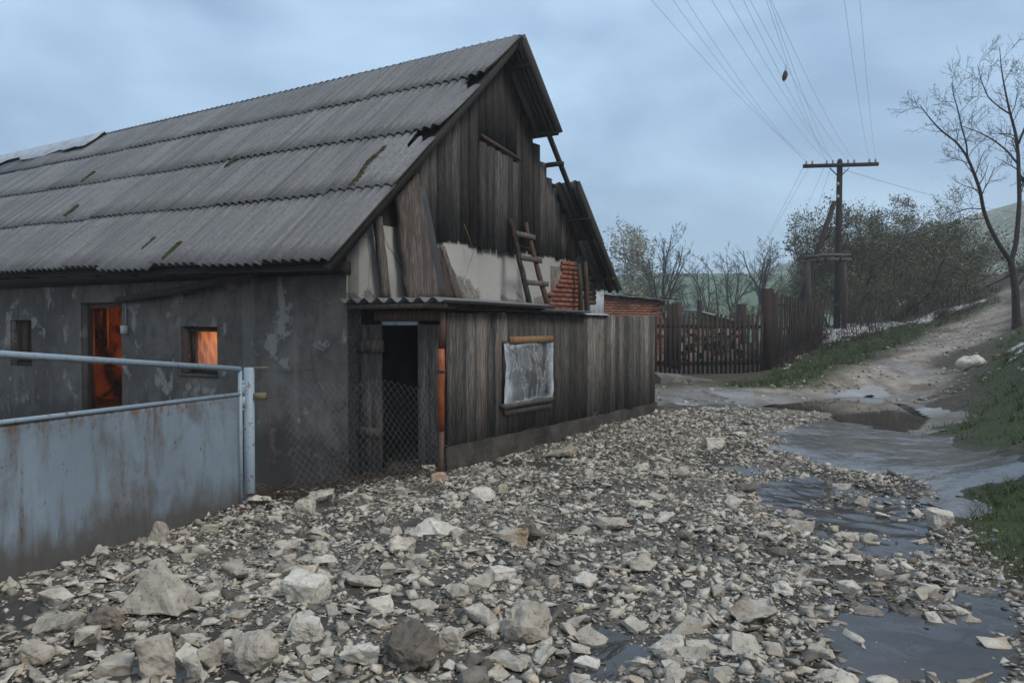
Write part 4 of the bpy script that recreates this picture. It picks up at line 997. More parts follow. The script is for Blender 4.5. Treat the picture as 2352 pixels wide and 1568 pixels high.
# loose poles right of the brick pier and split wood stacked under the eave
for i, (x0, y0, x1, y1, lab) in enumerate(((1329, 606, 1336, 706, 'thin bark covered pole standing right beside the red brick pier'), (1344, 600, 1349, 712, 'thin pole standing under the low eave, second from the brick pier'))):
    A, B = GP(x0, y0, .16), GP(x1, y1, .2); m = MB(); m.tube([H(A[0], .16, A[1]), H((A[0] + B[0]) / 2 + .01, .18, (A[1] + B[1]) / 2), H(B[0], .2, B[1] - .6)], [.035, .042, .045], 7); tag(put('pole', m, M_beam), lab, 'pole')
for i in range(6):
    p0 = GP(1350, 640 + i * 11, .0); m = MB(); m.tube([H(5.85, .02 + .02 * (i % 2), p0[1]), H(6.25, .0, p0[1] + .01)], [.045, .05], 7)
    tag(put('firewood_log', m, M_slab), 'short split log stacked under the low right eave of the gable', 'log', 'split logs stacked under the eave')
# straw stuck to the shed planks
mb = MB(); rr = random.Random(12)
for (x0, y0, x1, y1) in ((1374, 764, 1393, 820), (1376, 766, 1398, 796), (1380, 768, 1390, 775), (1430, 775, 1438, 812), (1432, 785, 1441, 800), (1435, 782, 1446, 808), (1353, 968, 1370, 946), (1395, 962, 1415, 985), (1398, 990, 1409, 962), (1349, 965, 1351, 992), (1452, 957, 1453, 970)):
    A, B = GP(x0, y0, SO + .035), GP(x1, y1, SO + .05); mb.tube([H(A[0], SO + .035, A[1]), H(B[0], SO + .055, B[1])], .0035, 3)
tag(put('straw_stalks', mb, M_straw), 'pale straw stalks stuck to the dark shed planks by flood water', 'straw', kind='stuff')
mb = MB()
for (x0, y0, x1, y1, xm) in ((1066, 515, 1084, 575, 1078), (1218, 552, 1226, 590, 1216), (1188, 560, 1222, 572, 1200)):
    A, B, Mm = GP(x0, y0, .1), GP(x1, y1, .12), GP(xm, (y0 + y1) / 2, .12); mb.tube([H(A[0], .1, A[1]), H(Mm[0], .12, Mm[1]), H(B[0], .13, B[1])], .005, 3)
tag(put('hanging_straw', mb, M_straw), 'thin straw stalks hanging from the gable boards beside the ladder', 'straw', kind='stuff')

# ------------------------------------------------------------------ gate, gate post, chain link mesh
gd = np.append(GATE1 - GATE0, 0); gl = np.linalg.norm(gd); gd /= gl; gn = np.array([gd[1], -gd[0], 0]); gn = gn if gn[1] > 0 else -gn
g0 = np.append(GATE0, 0)
gpost = empty('gate_post', g0, 'pale blue steel gate post standing at the house end of the gate', 'gate post')
mb = MB(); mb.tube([g0 + np.array([.01, .01, -.5]), g0 + np.array([.01, .01, 1.215])], .046, 14); put('tube', mb, M_tube, gpost)
mb = MB(); mb.box(g0 + np.array([.10, .02, .955]), np.array([.055, 0, 0]), np.array([0, .03, 0]), ZU * .03); mb.box(g0 + np.array([.10, .03, 1.212]), np.array([.07, .01, 0]), np.array([0, .02, 0]), ZU * .006); put('lichen_bracket', mb, M_lichen, gpost)
hp = g0 + gd * .085
gate = empty('steel_gate', hp, 'pale blue painted steel sheet gate streaked with rust, seen at the left', 'gate')
tz = .985
mb = MB(); nu, nv = 90, 24; us = np.linspace(0.03, gl, nu); vs = np.linspace(-.12, tz, nv)
V = np.array([[hp + gd * u_ + ZU * v_ + gn * (.012 * float(fbm(np.array([u_]), np.array([v_]), .8, 2, 4)[0])) for u_ in us] for v_ in vs])
mb.slab(V[:, ::-1], gn * .003 if np.dot(np.cross(gd, ZU), gn) < 0 else -gn * .003); put('sheet_panel', mb, M_paint, gate, smooth=False)
mb = MB(); mb.tube([hp + gd * .02 + ZU * tz, hp + gd * gl + ZU * (tz + .012)], .017, 10); mb.tube([hp + gd * .015 + ZU * -.1, hp + gd * .015 + ZU * (tz + .21)], .019, 8); put('frame', mb, M_tube, gate)
tb0 = hp + gd * .015 + ZU * 1.205; q_ = at(0, 806, float((hp + gd * 2.5)[1])); slope_ = (q_[2] - 1.205) / 2.5
mb = MB(); mb.tube([tb0 - gd * .0, hp + gd * gl + ZU * (1.205 + slope_ * gl)], .024, 12); put('top_rail', mb, M_tube, gate)
mb = MB()
for z_ in (.86, .97): mb.tube([hp - gd * .02 + ZU * z_ + gn * -.0, hp - gd * .02 + ZU * (z_ + .1)], .021, 10)
for z_ in (.845, 1.085): 
    th_ = np.linspace(0, math.pi, 6); c_ = hp - gd * .02 + ZU * z_
    mb.grid(np.array([[c_ + .02 * (math.sin(t_) * math.cos(p_) * gd + math.sin(t_) * math.sin(p_) * gn + math.cos(t_) * ZU) for p_ in np.linspace(0, 2 * math.pi, 9)] for t_ in th_]))
put('hinge', mb, M_tube, gate, smooth=True)
# chain link
c0 = at(652, 880, 7.25); c1 = at(1004, 860, 8.32); c0[2] = 0; c1[2] = 0
cdv = c1 - c0; cl = np.linalg.norm(cdv); cdv /= cl; cnv = np.array([cdv[1], -cdv[0], 0])
mb = MB(); P_ = .037; nw = int(cl / P_); nh = 15; rr = random.Random(31)
def cpt(u_, v_):
    sag = 1.04 + .05 * math.sin(u_ * 2.6) + .03 * math.sin(u_ * 7)
    lean_ = (-.06 + .03 * math.sin(u_ * 3)) * v_
    return c0 + cdv * (u_ + .10 * (1 - v_ / 1.1) * (1 if u_ < .3 else .3) + .012 * math.sin(v_ * 9 + u_ * 3)) + ZU * (v_ * sag / 1.08 - .02) + cnv * (lean_ + .012 * math.sin(u_ * 11 + v_ * 5))
for i in range(nw + 1):
    pts = []; base_u = i * P_
    for j in range(nh * 2 + 1):
        u_ = base_u + (P_ / 2 if (j + 0) % 2 else 0) * (1 if i % 2 else 1)
        u_ = base_u + (((j + i) % 2) * P_)
        d_ = (.003 if j % 2 else -.003)
        pts.append(cpt(min(u_, cl + .05), j * .045 - .30) + cnv * d_)
    mb.tube(np.array(pts), .0016, 3, cap=False)
tag(put('wire_mesh', mb, M_mesh, loc=c0), 'sagging chain link mesh hung between gate post and shed door', 'wire fence')
# thin dark wire down from the bracket
q0 = g0 + np.array([.15, .03, .93]); mb = MB()
mb.tube([q0, q0 + np.array([.03, .0, -.25]), q0 + np.array([.05, .02, -.45]), q0 + np.array([.01, .02, -.65]), q0 + np.array([.02, .0, -.9])], .004, 4)
mb.tube([q0, q0 + np.array([.12, .2, .03]), cpt(.02, 1.0)], .003, 4)
tag(put('tie_wire', mb, M_rust), 'thin rusty wire trailing from the lichen covered gate post bracket', 'wire')
# ------------------------------------------------------------------ brick outbuilding behind the shed
def onY(px, py, Y): return at(px, py, Y)
b0 = onY(1366, 700, 22.8); b1 = onY(1524, 700, 24.2); b0[2] = b1[2] = 0
bd = b1 - b0; bl = np.linalg.norm(bd); bd /= bl; bn = np.array([bd[1], -bd[0], 0])
zl_, zr_ = at(1385, 676, 22.9)[2], at(1524, 692, 24.2)[2]
bh = empty('brick_outbuilding', b0, 'small red brick outbuilding with a sloping sheet roof behind the shed', 'outbuilding')
mb = MB(); r = random.Random(8); z = 0.0; row = 0
while z < zl_:
    u = .0 - (.12 if row % 2 else 0)
    while u < bl:
        u1 = min(u + .245, bl); lim = zl_ + (zr_ - zl_) * ((u + u1) / 2 / bl)
        if u1 > .02 and z + .07 < lim: mb.box(b0 + bd * (max(u, 0) + u1) / 2 + bn * (.0 + r.uniform(-.006, .006)) + ZU * (z + .033), bd * (u1 - max(u, 0) - .012) / 2, bn * .05, ZU * .031)
        u = u1
    z += .076; row += 1
put('brick_front', mb, M_brick2, bh)
mb = MB(); V = [b0, b1, b1 + ZU * zr_, b0 + ZU * zl_]; V = [p - bn * .02 for p in V]; W = [p - bn * 3.2 for p in V]
mb.add(np.array(V + W), [(0, 1, 2, 3)], [(7, 6, 5, 4)], [(i, i + 4, (i + 1) % 4 + 4, (i + 1) % 4) for i in range(4)]); put('mortar_wall', mb, M_mortar, bh)
mb = MB(); p = [b0 - bd * .05 + bn * .22 + ZU * (zl_ + .02), b1 + bd * .12 + bn * .22 + ZU * (zr_ + .03)]
V = np.array([[p[0] + (p[1] - p[0]) * t_ - bn * s_ + ZU * (.012 * math.sin(t_ * 26) + .03 * s_) for t_ in np.linspace(0, 1, 40)] for s_ in (0, 1.7, 3.5)]); mb.slab(V[::-1] if False else V, ZU * .01); put('sheet_roof', mb, M_sheet, bh)
mb = MB()
for t_, s_ in ((.8, .1), (.88, .2), (.3, .1)): mb.beam(p[0] + (p[1] - p[0]) * t_ + bn * .1 + ZU * .04, p[0] + (p[1] - p[0]) * (t_ + .2) + bn * .12 + ZU * .035, .05, .04)
put('roof_battens', mb, M_beam, bh)
m = MB(); q0 = onY(1355, 722, 22.1); q1 = onY(1386, 722, 22.5); zt = at(1370, 671, 22.3)[2]
V = np.array([[q0 + (q1 - q0) * t_ + np.array([0, -.02 * math.sin(t_ * 20) - .1 * (z_ - 1.5), 0]) + ZU * (z_ - q0[2]) for t_ in np.linspace(0, 1, 24)] for z_ in (.3, 1.2, 2.0, zt)]); m.slab(V, np.array([0, -.006, 0]))
tag(put('metal_sheet', m, M_sheet), 'pale blue metal sheet standing upright against the brick outbuilding', 'metal sheet')
m = MB(); B = onY(1527, 735, 22.9); m.beam(onY(1497, 716, 22.8), onY(1523, 705, 23.0), .05, .05); m.beam(onY(1515, 722, 22.9), onY(1528, 719, 22.9), .05, .04); m.beam(onY(1521, 705, 23.0), B, .05, .05)
tag(put('timber_bracket', m, M_beam), 'rough timber bracket standing before the right end of the brick outbuilding', 'timber')

# ------------------------------------------------------------------ picket gate, tall post, leaning fence
f0 = ground_px(1500, 853); f1 = at(1754, 852, 22.0); f0 = at(1500, 853, 21.0)
fd = f1 - f0; fl = np.linalg.norm(fd); fd /= fl
fn = np.array([fd[1], -fd[0], 0.0]); fn /= np.linalg.norm(fn)
pg = empty('picket_fence', f0, 'dark weathered picket fence standing across the yard beside the shed', 'picket fence')
r = random.Random(14); nP = 24
for i in range(nP):
    t_ = (i + .5) / nP; x = f0 + fd * fl * t_; px = 1500 + 254 * t_
    top = 728 - 6 * t_ + r.uniform(-3, 3) - (6 if 1560 < px < 1625 else 0); h_ = (853 - top) * (21 + t_) / F
    m = MB(); wd = .036 + r.uniform(-.004, .006); ln = r.uniform(-.012, .012)
    m.box(x + ZU * (h_ / 2 - .03), fd * wd, fn * .011, ZU * (h_ + .06) / 2 + fd * ln)
    put('picket', m, M_fence, pg)
for z_ in (.22, 1.22):
    m = MB(); m.beam(f0 + ZU * z_ - fn * .035, f0 + fd * fl + ZU * (z_ + .02) - fn * .035, .04, .10); put('rail', m, M_fence, pg)
m = MB(); x = f0 + fd * fl * .40 - fn * 1.4
for q in range(3): m.box(x + fd * (q * .16 - .15) + ZU * (.95), fd * .075, fn * .012, ZU * (.92 + .03 * q))
pg2 = tag(put('plank_fence', m, M_fence), 'short run of solid dark boards behind the middle of the picket fence', 'fence')
m = MB(); x = at(1761, 852, 22.2); m.box(x + ZU * 1.13, np.array([.115, .02, 0]), np.array([-.02, .1, 0]), ZU * 1.2); 
tag(put('fence_post', m, M_fence), 'tall thick dark gate post between picket fence and leaning fence', 'post')
l0 = at(1772, 850, 22.4); l1 = at(1888, 752, 30.0); lf = empty('leaning_fence', l0, 'tall dark fence of uneven slats leaning along the grassy bank', 'fence')
r = random.Random(15); n = 54
def lfp(t_):
    q = l0 + (l1 - l0) * t_; q[2] = gz(q[0], q[1]); return q
for i in range(n):
    t_ = i / (n - 1) + r.uniform(-.006, .006); q = lfp(t_); h_ = (2.28 - 1.0 * t_ ** .8) * r.uniform(.96, 1.03)
    ln = np.array([.10 * t_ + r.uniform(-.03, .04), r.uniform(-.05, .05), 0]) * h_ * .8
    m = MB(); dd = (l1 - l0) * np.array([1, 1, 0]); dd /= np.linalg.norm(dd)
    m.box(q + ln / 2 + ZU * (h_ / 2 - .05), dd * r.uniform(.06, .085), np.array([dd[1], -dd[0], 0]) * .012, ZU * h_ / 2 + ln / 2); put('slat', m, M_fence, lf)
for hh in (.45, .8):
    m = MB(); m.tube([lfp(t_) + ZU * (2.28 - 1.0 * t_) * hh + np.array([-.06, .06, 0]) for t_ in np.linspace(0, 1, 6)], .045, 6); put('rail', m, M_fence, lf)

# stacked firewood behind the picket fence
r = random.Random(17); lm = {}
proto = None
for row in range(4):
    for c in range(11 - row // 2):
        px = 1518 + c * 21.5 + r.uniform(-4, 4) + (6 if row % 2 else 0); py = 818 - row * 19 + r.uniform(-4, 4)
        if r.random() < .08: continue
        Y = 24 + r.uniform(-.4, .6); q = at(px, py, Y)
        if proto is None:
            proto = empty('firewood_log', q, 'dark split log with a pale cut end in the pile behind the picket fence', 'log', 'logs piled behind the picket fence')
            m = MB(); th = np.linspace(0, 6.283, 40); m.tube([q + np.array([0, 0, 0]), q + np.array([.02, .6, .02]), q + np.array([0, 1.2, 0])], [.115, .12, .11], 9, cap=False); put('bark', m, M_bark, proto)
            m = MB(); a_ = np.arange(9) / 9 * 6.283; m.add([q + np.array([math.cos(x) * .108, -.004, math.sin(x) * .108]) for x in a_], [tuple(range(9))]); put('cut_end', m, M_logend, proto); o = proto
        else: o = copy_tree(proto)
        o.location = tuple(q); s_ = r.uniform(.75, 1.25); o.scale = (s_ * r.uniform(.9, 1.3), 1, s_ * r.uniform(.8, 1.1)); o.rotation_euler = (0, r.uniform(-.5, .5), r.uniform(-.5, .5))
# low open shed roof beyond
q0 = at(1608, 713, 28); q1 = at(1705, 738, 28.5)
ls = empty('low_hut', np.array([q0[0], 28, 0]), 'low hut with a pale sloping sheet roof beyond the picket fence', 'hut')
m = MB(); V = np.array([[q0 + (q1 - q0) * t_ + np.array([0, s_, .05 * s_]) for t_ in np.linspace(0, 1, 12)] for s_ in (0, 2.6)]); m.slab(V, ZU * .06); put('sheet_roof', m, M_sheet, ls)
m = MB(); e = (q1 - q0); m.add(np.array([q0 + e * .04 + np.array([0, .2, -.06]), q0 + e * .97 + np.array([0, .2, -.06]), q0 * np.array([1, 1, 0]) + e * np.array([.97, .97, 0]) + np.array([0, .2, -.3]), q0 * np.array([1, 1, 0]) + np.array([.05, .2, -.3])]), [(3, 2, 1, 0)]); put('board_wall', m, M_slab, ls)
for i, (px, top, wd, lab) in enumerate(((1607, 690, .075, 'dark slender post standing at the left end of the low hut'), (1702, 698, .14, 'dark thick post standing at the right end of the low hut'))):
    q = at(px, 770, 27.6); tp = at(px, top, 27.6); m = MB(); m.beam(q - ZU * .8, tp, wd * 2, wd * 2, up=np.array([0, 1., 0])); tag(put('post', m, M_fence), lab, 'post')

# concrete slab edge lying on the wet track beside the shed
m = MB(); P0 = at(1508, 868, 18.2); P1 = at(1650, 858, 19.6); n = 26
P0[2] = gz(P0[0], P0[1]); P1[2] = gz(P1[0], P1[1])
cdir = (P1 - P0); cn = np.array([-cdir[1], cdir[0], 0]); cn /= np.linalg.norm(cn)
top = []; 
rows = []
for j, (off, hz) in enumerate(((-.14, -.05), (-.12, .16), (.05, .26), (.35, .27), (.5, .0))):
    row = []
    for i in range(n):
        t_ = i / (n - 1); fall = (1 - t_ ** 1.6)
        nn = float(fbm(np.array([t_ * 9]), np.array([j * 1.7]), .8, 3, 55)[0])
        row.append(P0 + cdir * t_ + cn * (off + nn * .10) + ZU * (hz * fall + nn * .05 - .02))
    rows.append(row)
m.grid(np.array(rows)); m.add(np.array([rows[j][0] for j in range(5)]), [(0, 1, 2, 3, 4)])
tag(put('broken_kerb', m, M_conc), 'broken low concrete slab lying before the picket fence by the shed', 'concrete slab')
# timber frame by the pole
fa = at(1855, 752, 30.6); fb_ = at(1938, 752, 31.0); fa[2] = gz(fa[0], fa[1]) - .1; fb_[2] = gz(fb_[0], fb_[1]) - .1
ta = at(1853, 592, 30.6)[2]; tbz = at(1938, 588, 31)[2]
tf = empty('pergola', fa, 'rough open timber frame standing before the hedge at the pole', 'pergola')
for q, zt in ((fa, ta), (fb_, tbz)):
    m = MB(); m.tube([q, q + np.array([.03, 0, (zt - q[2]) * .5]), np.array([q[0] - .03, q[1], zt])], [.11, .12, .10], 8); put('post', m, M_beam, tf)
for dz, dy, mat in ((.04, 0, M_slab), (-.13, .06, M_raw)):
    m = MB(); m.tube([np.array([fa[0] - .2, fa[1] + dy - .1, ta + dz - .02]), np.array([(fa[0] + fb_[0]) / 2, fa[1] + dy - .1, (ta + tbz) / 2 + dz + .02]), np.array([fb_[0] + .17, fb_[1] + dy - .1, tbz + dz])], [.06, .058, .06], 7); put('rail', m, mat if dz > 0 else M_slab, tf)
m = MB()
for t_ in (.22, .42, .78): 
    x = fa[0] + (fb_[0] - fa[0]) * t_; m.tube([np.array([x, fa[1] - .1, ta + .07]), np.array([x, fa[1] - .05, ta - .2])], .05, 6)
put('spacer_blocks', m, M_bark, tf)

# ------------------------------------------------------------------ utility pole and wires
pb = at(1922, 757, 33.0); pt = at(1929, 368, 33.0); pb[2] = gz(pb[0], pb[1]) - .3
pole = empty('utility_pole', pb, 'dark wooden utility pole with one crossarm and a leaning prop', 'utility pole')
m = MB(); m.tube([pb, pb + (pt - pb) * .5, pt - ZU * .06, pt + ZU * .05], [.145, .13, .115, .06], 12); put('shaft', m, M_pole, pole)
ca, cb_ = at(1845, 382, 32.85), at(2017, 377, 32.85); cbd = cb_ - ca
m = MB(); m.beam(ca, cb_, .13, .14); put('crossarm', m, M_pole, pole)
for s_, tx in ((-1, 1902), (1, 1956)):
    m = MB(); m.beam(at(1928 + s_ * 4, 404, 32.84), at(1928 + s_ * 22, 386, 32.78), .03, .05, up=np.array([0, 1., 0])); put('brace', m, M_pole, pole)
ipx = [1852, 1866, 1899, 1913, 1948, 1962, 1997, 2011]; ins = []
for px in ipx:
    q = ca + cbd * ((px - 1845) / 172) + ZU * .07; ins.append(q + ZU * .14)
    m = MB(); m.tube([q - ZU * .15, q + ZU * .02], .012, 5); m2 = MB(); m2.tube([q, q + ZU * .03, q + ZU * .08, q + ZU * .10, q + ZU * .15], [.045, .05, .035, .05, .03], 8); io = put('insulator', m2, M_ins, pole); put('pin', m, M_pole, io, pole)
for py in (423, 452):
    q = at(1925, py, 32.84); m2 = MB(); m2.tube([q + ZU * -.05, q, q + ZU * .08], [.05, .055, .03], 8); put('insulator', m2, M_ins, pole)
s0 = at(1916, 466, 32.6); s1 = at(1868, 606, 31.9); s2 = s0 + (s1 - s0) * 2.0; s2[2] = gz(s2[0], s2[1]) - .2 if s2[2] < gz(s2[0], s2[1]) else s2[2]
m = MB(); m.tube([s0 + ZU * .08, s0, s0 + (s1 - s0) * 2.1], [.07, .10, .13], 9); put('prop', m, M_bark, pole)
WG = 'wires strung from the pole over the road'
def wire(P, rad, label, group): 
    m = MB(); m.tube(np.array(P), rad, 3, cap=False); return tag(put('overhead_wire', m, M_wire, loc=P[0]), label, 'wire', group)
tops = [(1496, 1), (1545, 0), (1575, 0), (1634, 2), (1674, 3), (1707, 3), (1722, 4), (1760, 2), (1767, 3), (1771, 5), (1939, 6), (1975, 7)]
hang = None
for px, ii in tops:
    A = ins[ii]; B = at(px, 0, 13.5); zA, zB = A[2], B[2]
    # parabola through the pole, the point above the road and an equal height at the next pole
    te = 2.3; den = te * te - te; bq = (zB - zA) * te * te / (te * te - te); aq = -bq / te
    bq = (zB - zA) - aq if False else bq
    P = []
    for t_ in np.linspace(0, te, 40):
        q = A + (B - A) * t_; q[2] = zA + aq * t_ * t_ + bq * t_; P.append(q)
    wire(P, .003, 'thin overhead wires running from the pole crossarm up over the road', WG)
    if px == 1722: hang = (A, B, aq, bq, zA)
A, B, aq, bq, zA = hang
t_ = min(np.linspace(.3, .98, 300), key=lambda t2: abs(CY - F * float(UP @ ((A + (B - A) * t2) * np.array([1, 1, 0]) + ZU * (zA + aq * t2 * t2 + bq * t2) - O3)) / float(FW @ ((A + (B - A) * t2) * np.array([1, 1, 0]) + ZU * (zA + aq * t2 * t2 + bq * t2) - O3)) - 148)); hq = A + (B - A) * t_; hq[2] = zA + aq * t_ * t_ + bq * t_
for i in range(5):
    A = ins[(0, 1, 3, 2, 4)[i]]; B = at((1640, 1655, 1770, 1790, 1700)[i], (700, 660, 720, 540, 900)[i], 75); P = [A + (B - A) * t2 - ZU * 1.2 * math.sin(math.pi * t2) for t2 in np.linspace(0, 1, 12)]
    wire(P, .006, 'thin wires falling from the pole crossarm away into the valley', 'wires strung from the pole into the valley')
A = at(1938, 390, 33); B = at(2500, 510, 40); wire([A + (B - A) * t2 - ZU * .35 * math.sin(math.pi * t2) for t2 in np.linspace(0, 1, 16)], .008, 'single wire sloping down right from the pole behind the bare tree', None)
rag = empty('dangling_rag', hq, 'small dark ragged bundle hanging from an overhead wire', 'rag')
m = MB(); V = []
for i, (rz, rr_) in enumerate(((-.13, .015), (-.16, .04), (-.21, .062), (-.27, .06), (-.33, .042), (-.37, .01))):
    V.append([hq + np.array([math.cos(a_) * rr_ * (.75 + .4 * math.sin(a_ * 3 + i)) - .25 * (abs(rz) - .22) * .6, math.sin(a_) * rr_ * .7, rz]) for a_ in np.linspace(0, 2 * math.pi, 12)])
m.grid(np.array(V)); put('cloth', m, M_rag, rag)
m = MB(); m.tube([hq, hq + np.array([.01, 0, -.14])], .004, 4); m.tube([hq + np.array([.04, 0, -.01]), hq + np.array([.02, 0, -.14])], .004, 4); put('string', m, M_wire, rag)

# ------------------------------------------------------------------ trees
def branch(m, leaves, p, d, L_, rad, lev, rg, P):
    """one limb and what grows off it"""
    ns = max(3, int(L_ / P['seg'])) if lev < P['lev'] else 3
    pts = [p]; dirs = [d]
    for i in range(ns):
        d = d + rg.normal(0, P['wob'], 3) + np.array([0, 0, P['up']]); d = d / np.linalg.norm(d)
        p = p + d * L_ / ns; pts.append(p); dirs.append(d)
    rads = np.linspace(rad, rad * P['tap'], ns + 1)
    m.tube(np.array(pts), rads, 6 if rad > .03 else (4 if rad > .012 else 3), cap=False)
    if lev >= P['lev']:
        leaves.append(pts[-1]); leaves.append(pts[-2]); return
    nc = max(2, int(rg.poisson(P['kids'][lev])))
    for i in range(nc):
        t = P['from'] + (1 - P['from']) * (i + rg.uniform(.2, 1)) / nc; t = min(t, .99); k_ = min(int(t * ns), ns - 1); q = pts[k_] + (pts[k_ + 1] - pts[k_]) * (t * ns - k_)
        dd = dirs[k_ + 1]; s = rg.normal(0, 1, 3); s -= dd * s.dot(dd); s /= np.linalg.norm(s)
        an = rg.uniform(*P['ang']); nd = dd * math.cos(an) + s * math.sin(an)
        branch(m, leaves, q, nd, L_ * rg.uniform(*P['len']) * (1.1 - .5 * t), max(rads[k_] * P['thin'], P['rmin']), lev + 1, rg, P)
    leaves.append(pts[-1])
def add_leaves(pts, rg, n, spread, size, droop=0):
    P = np.array(pts); c = P[rg.integers(0, len(P), n)] + rg.normal(0, spread, (n, 3)); c[:, 2] -= rg.random(n) * droop
    u = rg.normal(0, 1, (n, 3)); u /= np.linalg.norm(u, axis=1)[:, None]; v = np.cross(u, rg.normal(0, 1, (n, 3))); v /= np.linalg.norm(v, axis=1)[:, None]
    s = size * rg.uniform(.6, 1.3, n)[:, None]; m = MB(); m.quads(c, u * s, v * s * .55); return m

# the bare tree at the right: main limbs follow the photograph, twigs grow from them
rg = np.random.default_rng(5); TY = 24.0
def limb(pts, Y0, dy): return np.array([at(px, py, Y0 + dy * i / max(1, len(pts) - 1)) for i, (px, py) in enumerate(pts)])
tb = at(2336, 768, TY); tb[2] = gz(tb[0], tb[1]) - .15
bt = empty('bare_tree', tb, 'bare tree with two long rising limbs at the right edge above the track', 'tree')
m = MB(); tips = []
def rad_px(l): return np.array(l) * TY / F / 2 * .68
limbs = [(np.vstack([tb[None], limb([(2334, 720), (2332, 660), (2322, 602)], TY, 0)]), rad_px([34, 26, 23, 21]), .45),
         (limb([(2322, 602), (2296, 565), (2272, 520), (2258, 480), (2252, 440), (2240, 405), (2222, 360), (2196, 325), (2160, 300), (2130, 265), (2112, 240)], TY, -1.2), rad_px([17, 15, 13, 12, 11, 10, 8, 6, 5, 3.5, 2]), .35),
         (limb([(2322, 602), (2334, 560), (2338, 510), (2342, 460), (2340, 410), (2339, 360), (2334, 310), (2320, 260), (2310, 215), (2300, 160), (2296, 110)], TY, .8), rad_px([17, 16, 15, 14, 13, 12, 10, 8, 6, 4, 2]), .3),
         (limb([(2222, 360), (2220, 330), (2208, 290), (2200, 250), (2190, 220), (2186, 190)], TY - .8, -.8), rad_px([6, 5, 4.5, 4, 3, 2]), .2),
         (limb([(2340, 400), (2362, 430), (2385, 380), (2400, 320), (2404, 240), (2410, 160)], TY + .4, .6), rad_px([9, 8, 7, 6, 4, 2]), .2),
         (limb([(2340, 380), (2312, 345), (2280, 320), (2240, 300), (2210, 290)], TY + .4, 1.4), rad_px([7, 6, 5, 3.5, 2]), .2),
         (limb([(2339, 330), (2360, 280), (2372, 220), (2375, 150), (2380, 90)], TY + .4, -.8), rad_px([8, 7, 6, 4, 2]), .2),
         (limb([(2258, 480), (2225, 478), (2190, 490), (2170, 500)], TY - .3, .4), rad_px([4, 3.5, 2.5, 1.5]), .1),
         (limb([(2264, 500), (2230, 505), (2200, 495)], TY - .3, -.5), rad_px([4, 3, 1.5]), .1),
         (limb([(2320, 262), (2300, 250), (2270, 225), (2255, 190), (2245, 150)], TY + .4, -.7), rad_px([6, 5, 4, 3, 1.5]), .15),
         (limb([(2332, 660), (2362, 625), (2385, 560), (2395, 500)], TY, 1.0), rad_px([12, 10, 8, 6]), .2)]
PB = dict(seg=.22, wob=.17, up=.05, tap=.45, lev=2, kids=[5, 4, 0], **{'from': .15}, ang=(.5, 1.0), len=(.42, .75), thin=.55, rmin=.0048)
for P, rad, skip in limbs:
    # smooth the hand placed line a little
    tt = np.linspace(0, 1, len(P) * 3); Q = np.stack([np.interp(tt, np.linspace(0, 1, len(P)), P[:, i]) for i in range(3)], 1); Q[1:-1] = (Q[:-2] + Q[1:-1] * 2 + Q[2:]) / 4
    rr_ = np.interp(tt, np.linspace(0, 1, len(P)), rad); m.tube(Q, rr_, 8, cap=False)
    if skip >= .45: continue
    n = int(len(Q) * .6)
    for i in range(n):
        t_ = skip + (1 - skip) * (i + rg.random()) / n; k_ = min(int(t_ * (len(Q) - 1)), len(Q) - 2); q = Q[k_]; dd = Q[k_ + 1] - Q[k_]; dd /= np.linalg.norm(dd)
        s = rg.normal(0, 1, 3); s -= dd * s.dot(dd); s /= np.linalg.norm(s); an = rg.uniform(.55, 1.05)
        branch(m, tips, q, dd * math.cos(an) + s * math.sin(an), rg.uniform(.5, 1.25) * (1.15 - .4 * t_), max(rr_[k_] * .35, .007), 0 if rg.random() < .75 else 1, rg, PB)
put('trunk', m, M_bark, bt)
put('buds', add_leaves(tips, rg, 3200, .015, .012), M_leaf, bt)

# spring shrubs along the track
def fit(m, lv, names):          # both meshes scaled so that the plant stands 1 m high
    top = np.percentile(np.concatenate(lv.v)[:, 2], 99.7); s = 1.0 / top
    for q in (m, lv): q.v = [a * s for a in q.v]
    return m.mesh(names[0]), lv.mesh(names[1])
def shrub_mesh(seed, hgt, wid, nst, nleaf, dens):
    rg = np.random.default_rng(seed); m = MB(); tp = []
    PS = dict(seg=.35, wob=.16, up=.045, tap=.4, lev=3, kids=[5.5, 5, dens, 0], **{'from': .22}, ang=(.4, 1.0), len=(.36, .62), thin=.5, rmin=.006)
    for i in range(nst):
        a_ = rg.uniform(0, 6.283); rr_ = wid * .28 * math.sqrt(rg.random()); p = np.array([math.cos(a_) * rr_, math.sin(a_) * rr_, -.2])
        d = np.array([math.cos(a_) * rg.uniform(.0, .65), math.sin(a_) * rg.uniform(0, .65), 1.0]); d /= np.linalg.norm(d)
        branch(m, tp, p, d, hgt * rg.uniform(.55, .95), rg.uniform(.03, .06), 0, rg, PS)
    return fit(m, add_leaves(tp, rg, nleaf, .11, .032), ('stems', 'foliage'))
sh = [shrub_mesh(100 + i, 4.6, 4.4, 12, 11000, 3.8) for i in range(3)]
for a_, b_ in sh: a_.materials.append(M_twig); b_.materials.append(M_leaf)
specs = [(1862, 735, 37, .34, 575, 0), (1908, 735, 41, .7, 500, 1), (1965, 738, 36.5, 1.0, 482, 2), (2060, 722, 37.5, 1.1, 446, 0), (2010, 735, 41, 1.1, 470, 1), (2130, 705, 41, 1.0, 490, 2), (2110, 718, 45, 1.0, 475, 0),
         (2175, 692, 45, .85, 525, 1), (2205, 682, 50, .7, 565, 2), (1945, 740, 43, .9, 488, 0), (2020, 750, 33.5, .62, 610, 1), (2085, 735, 35.5, .68, 590, 2), (2160, 705, 40, .65, 590, 0), (1960, 755, 33, .5, 640, 1)]
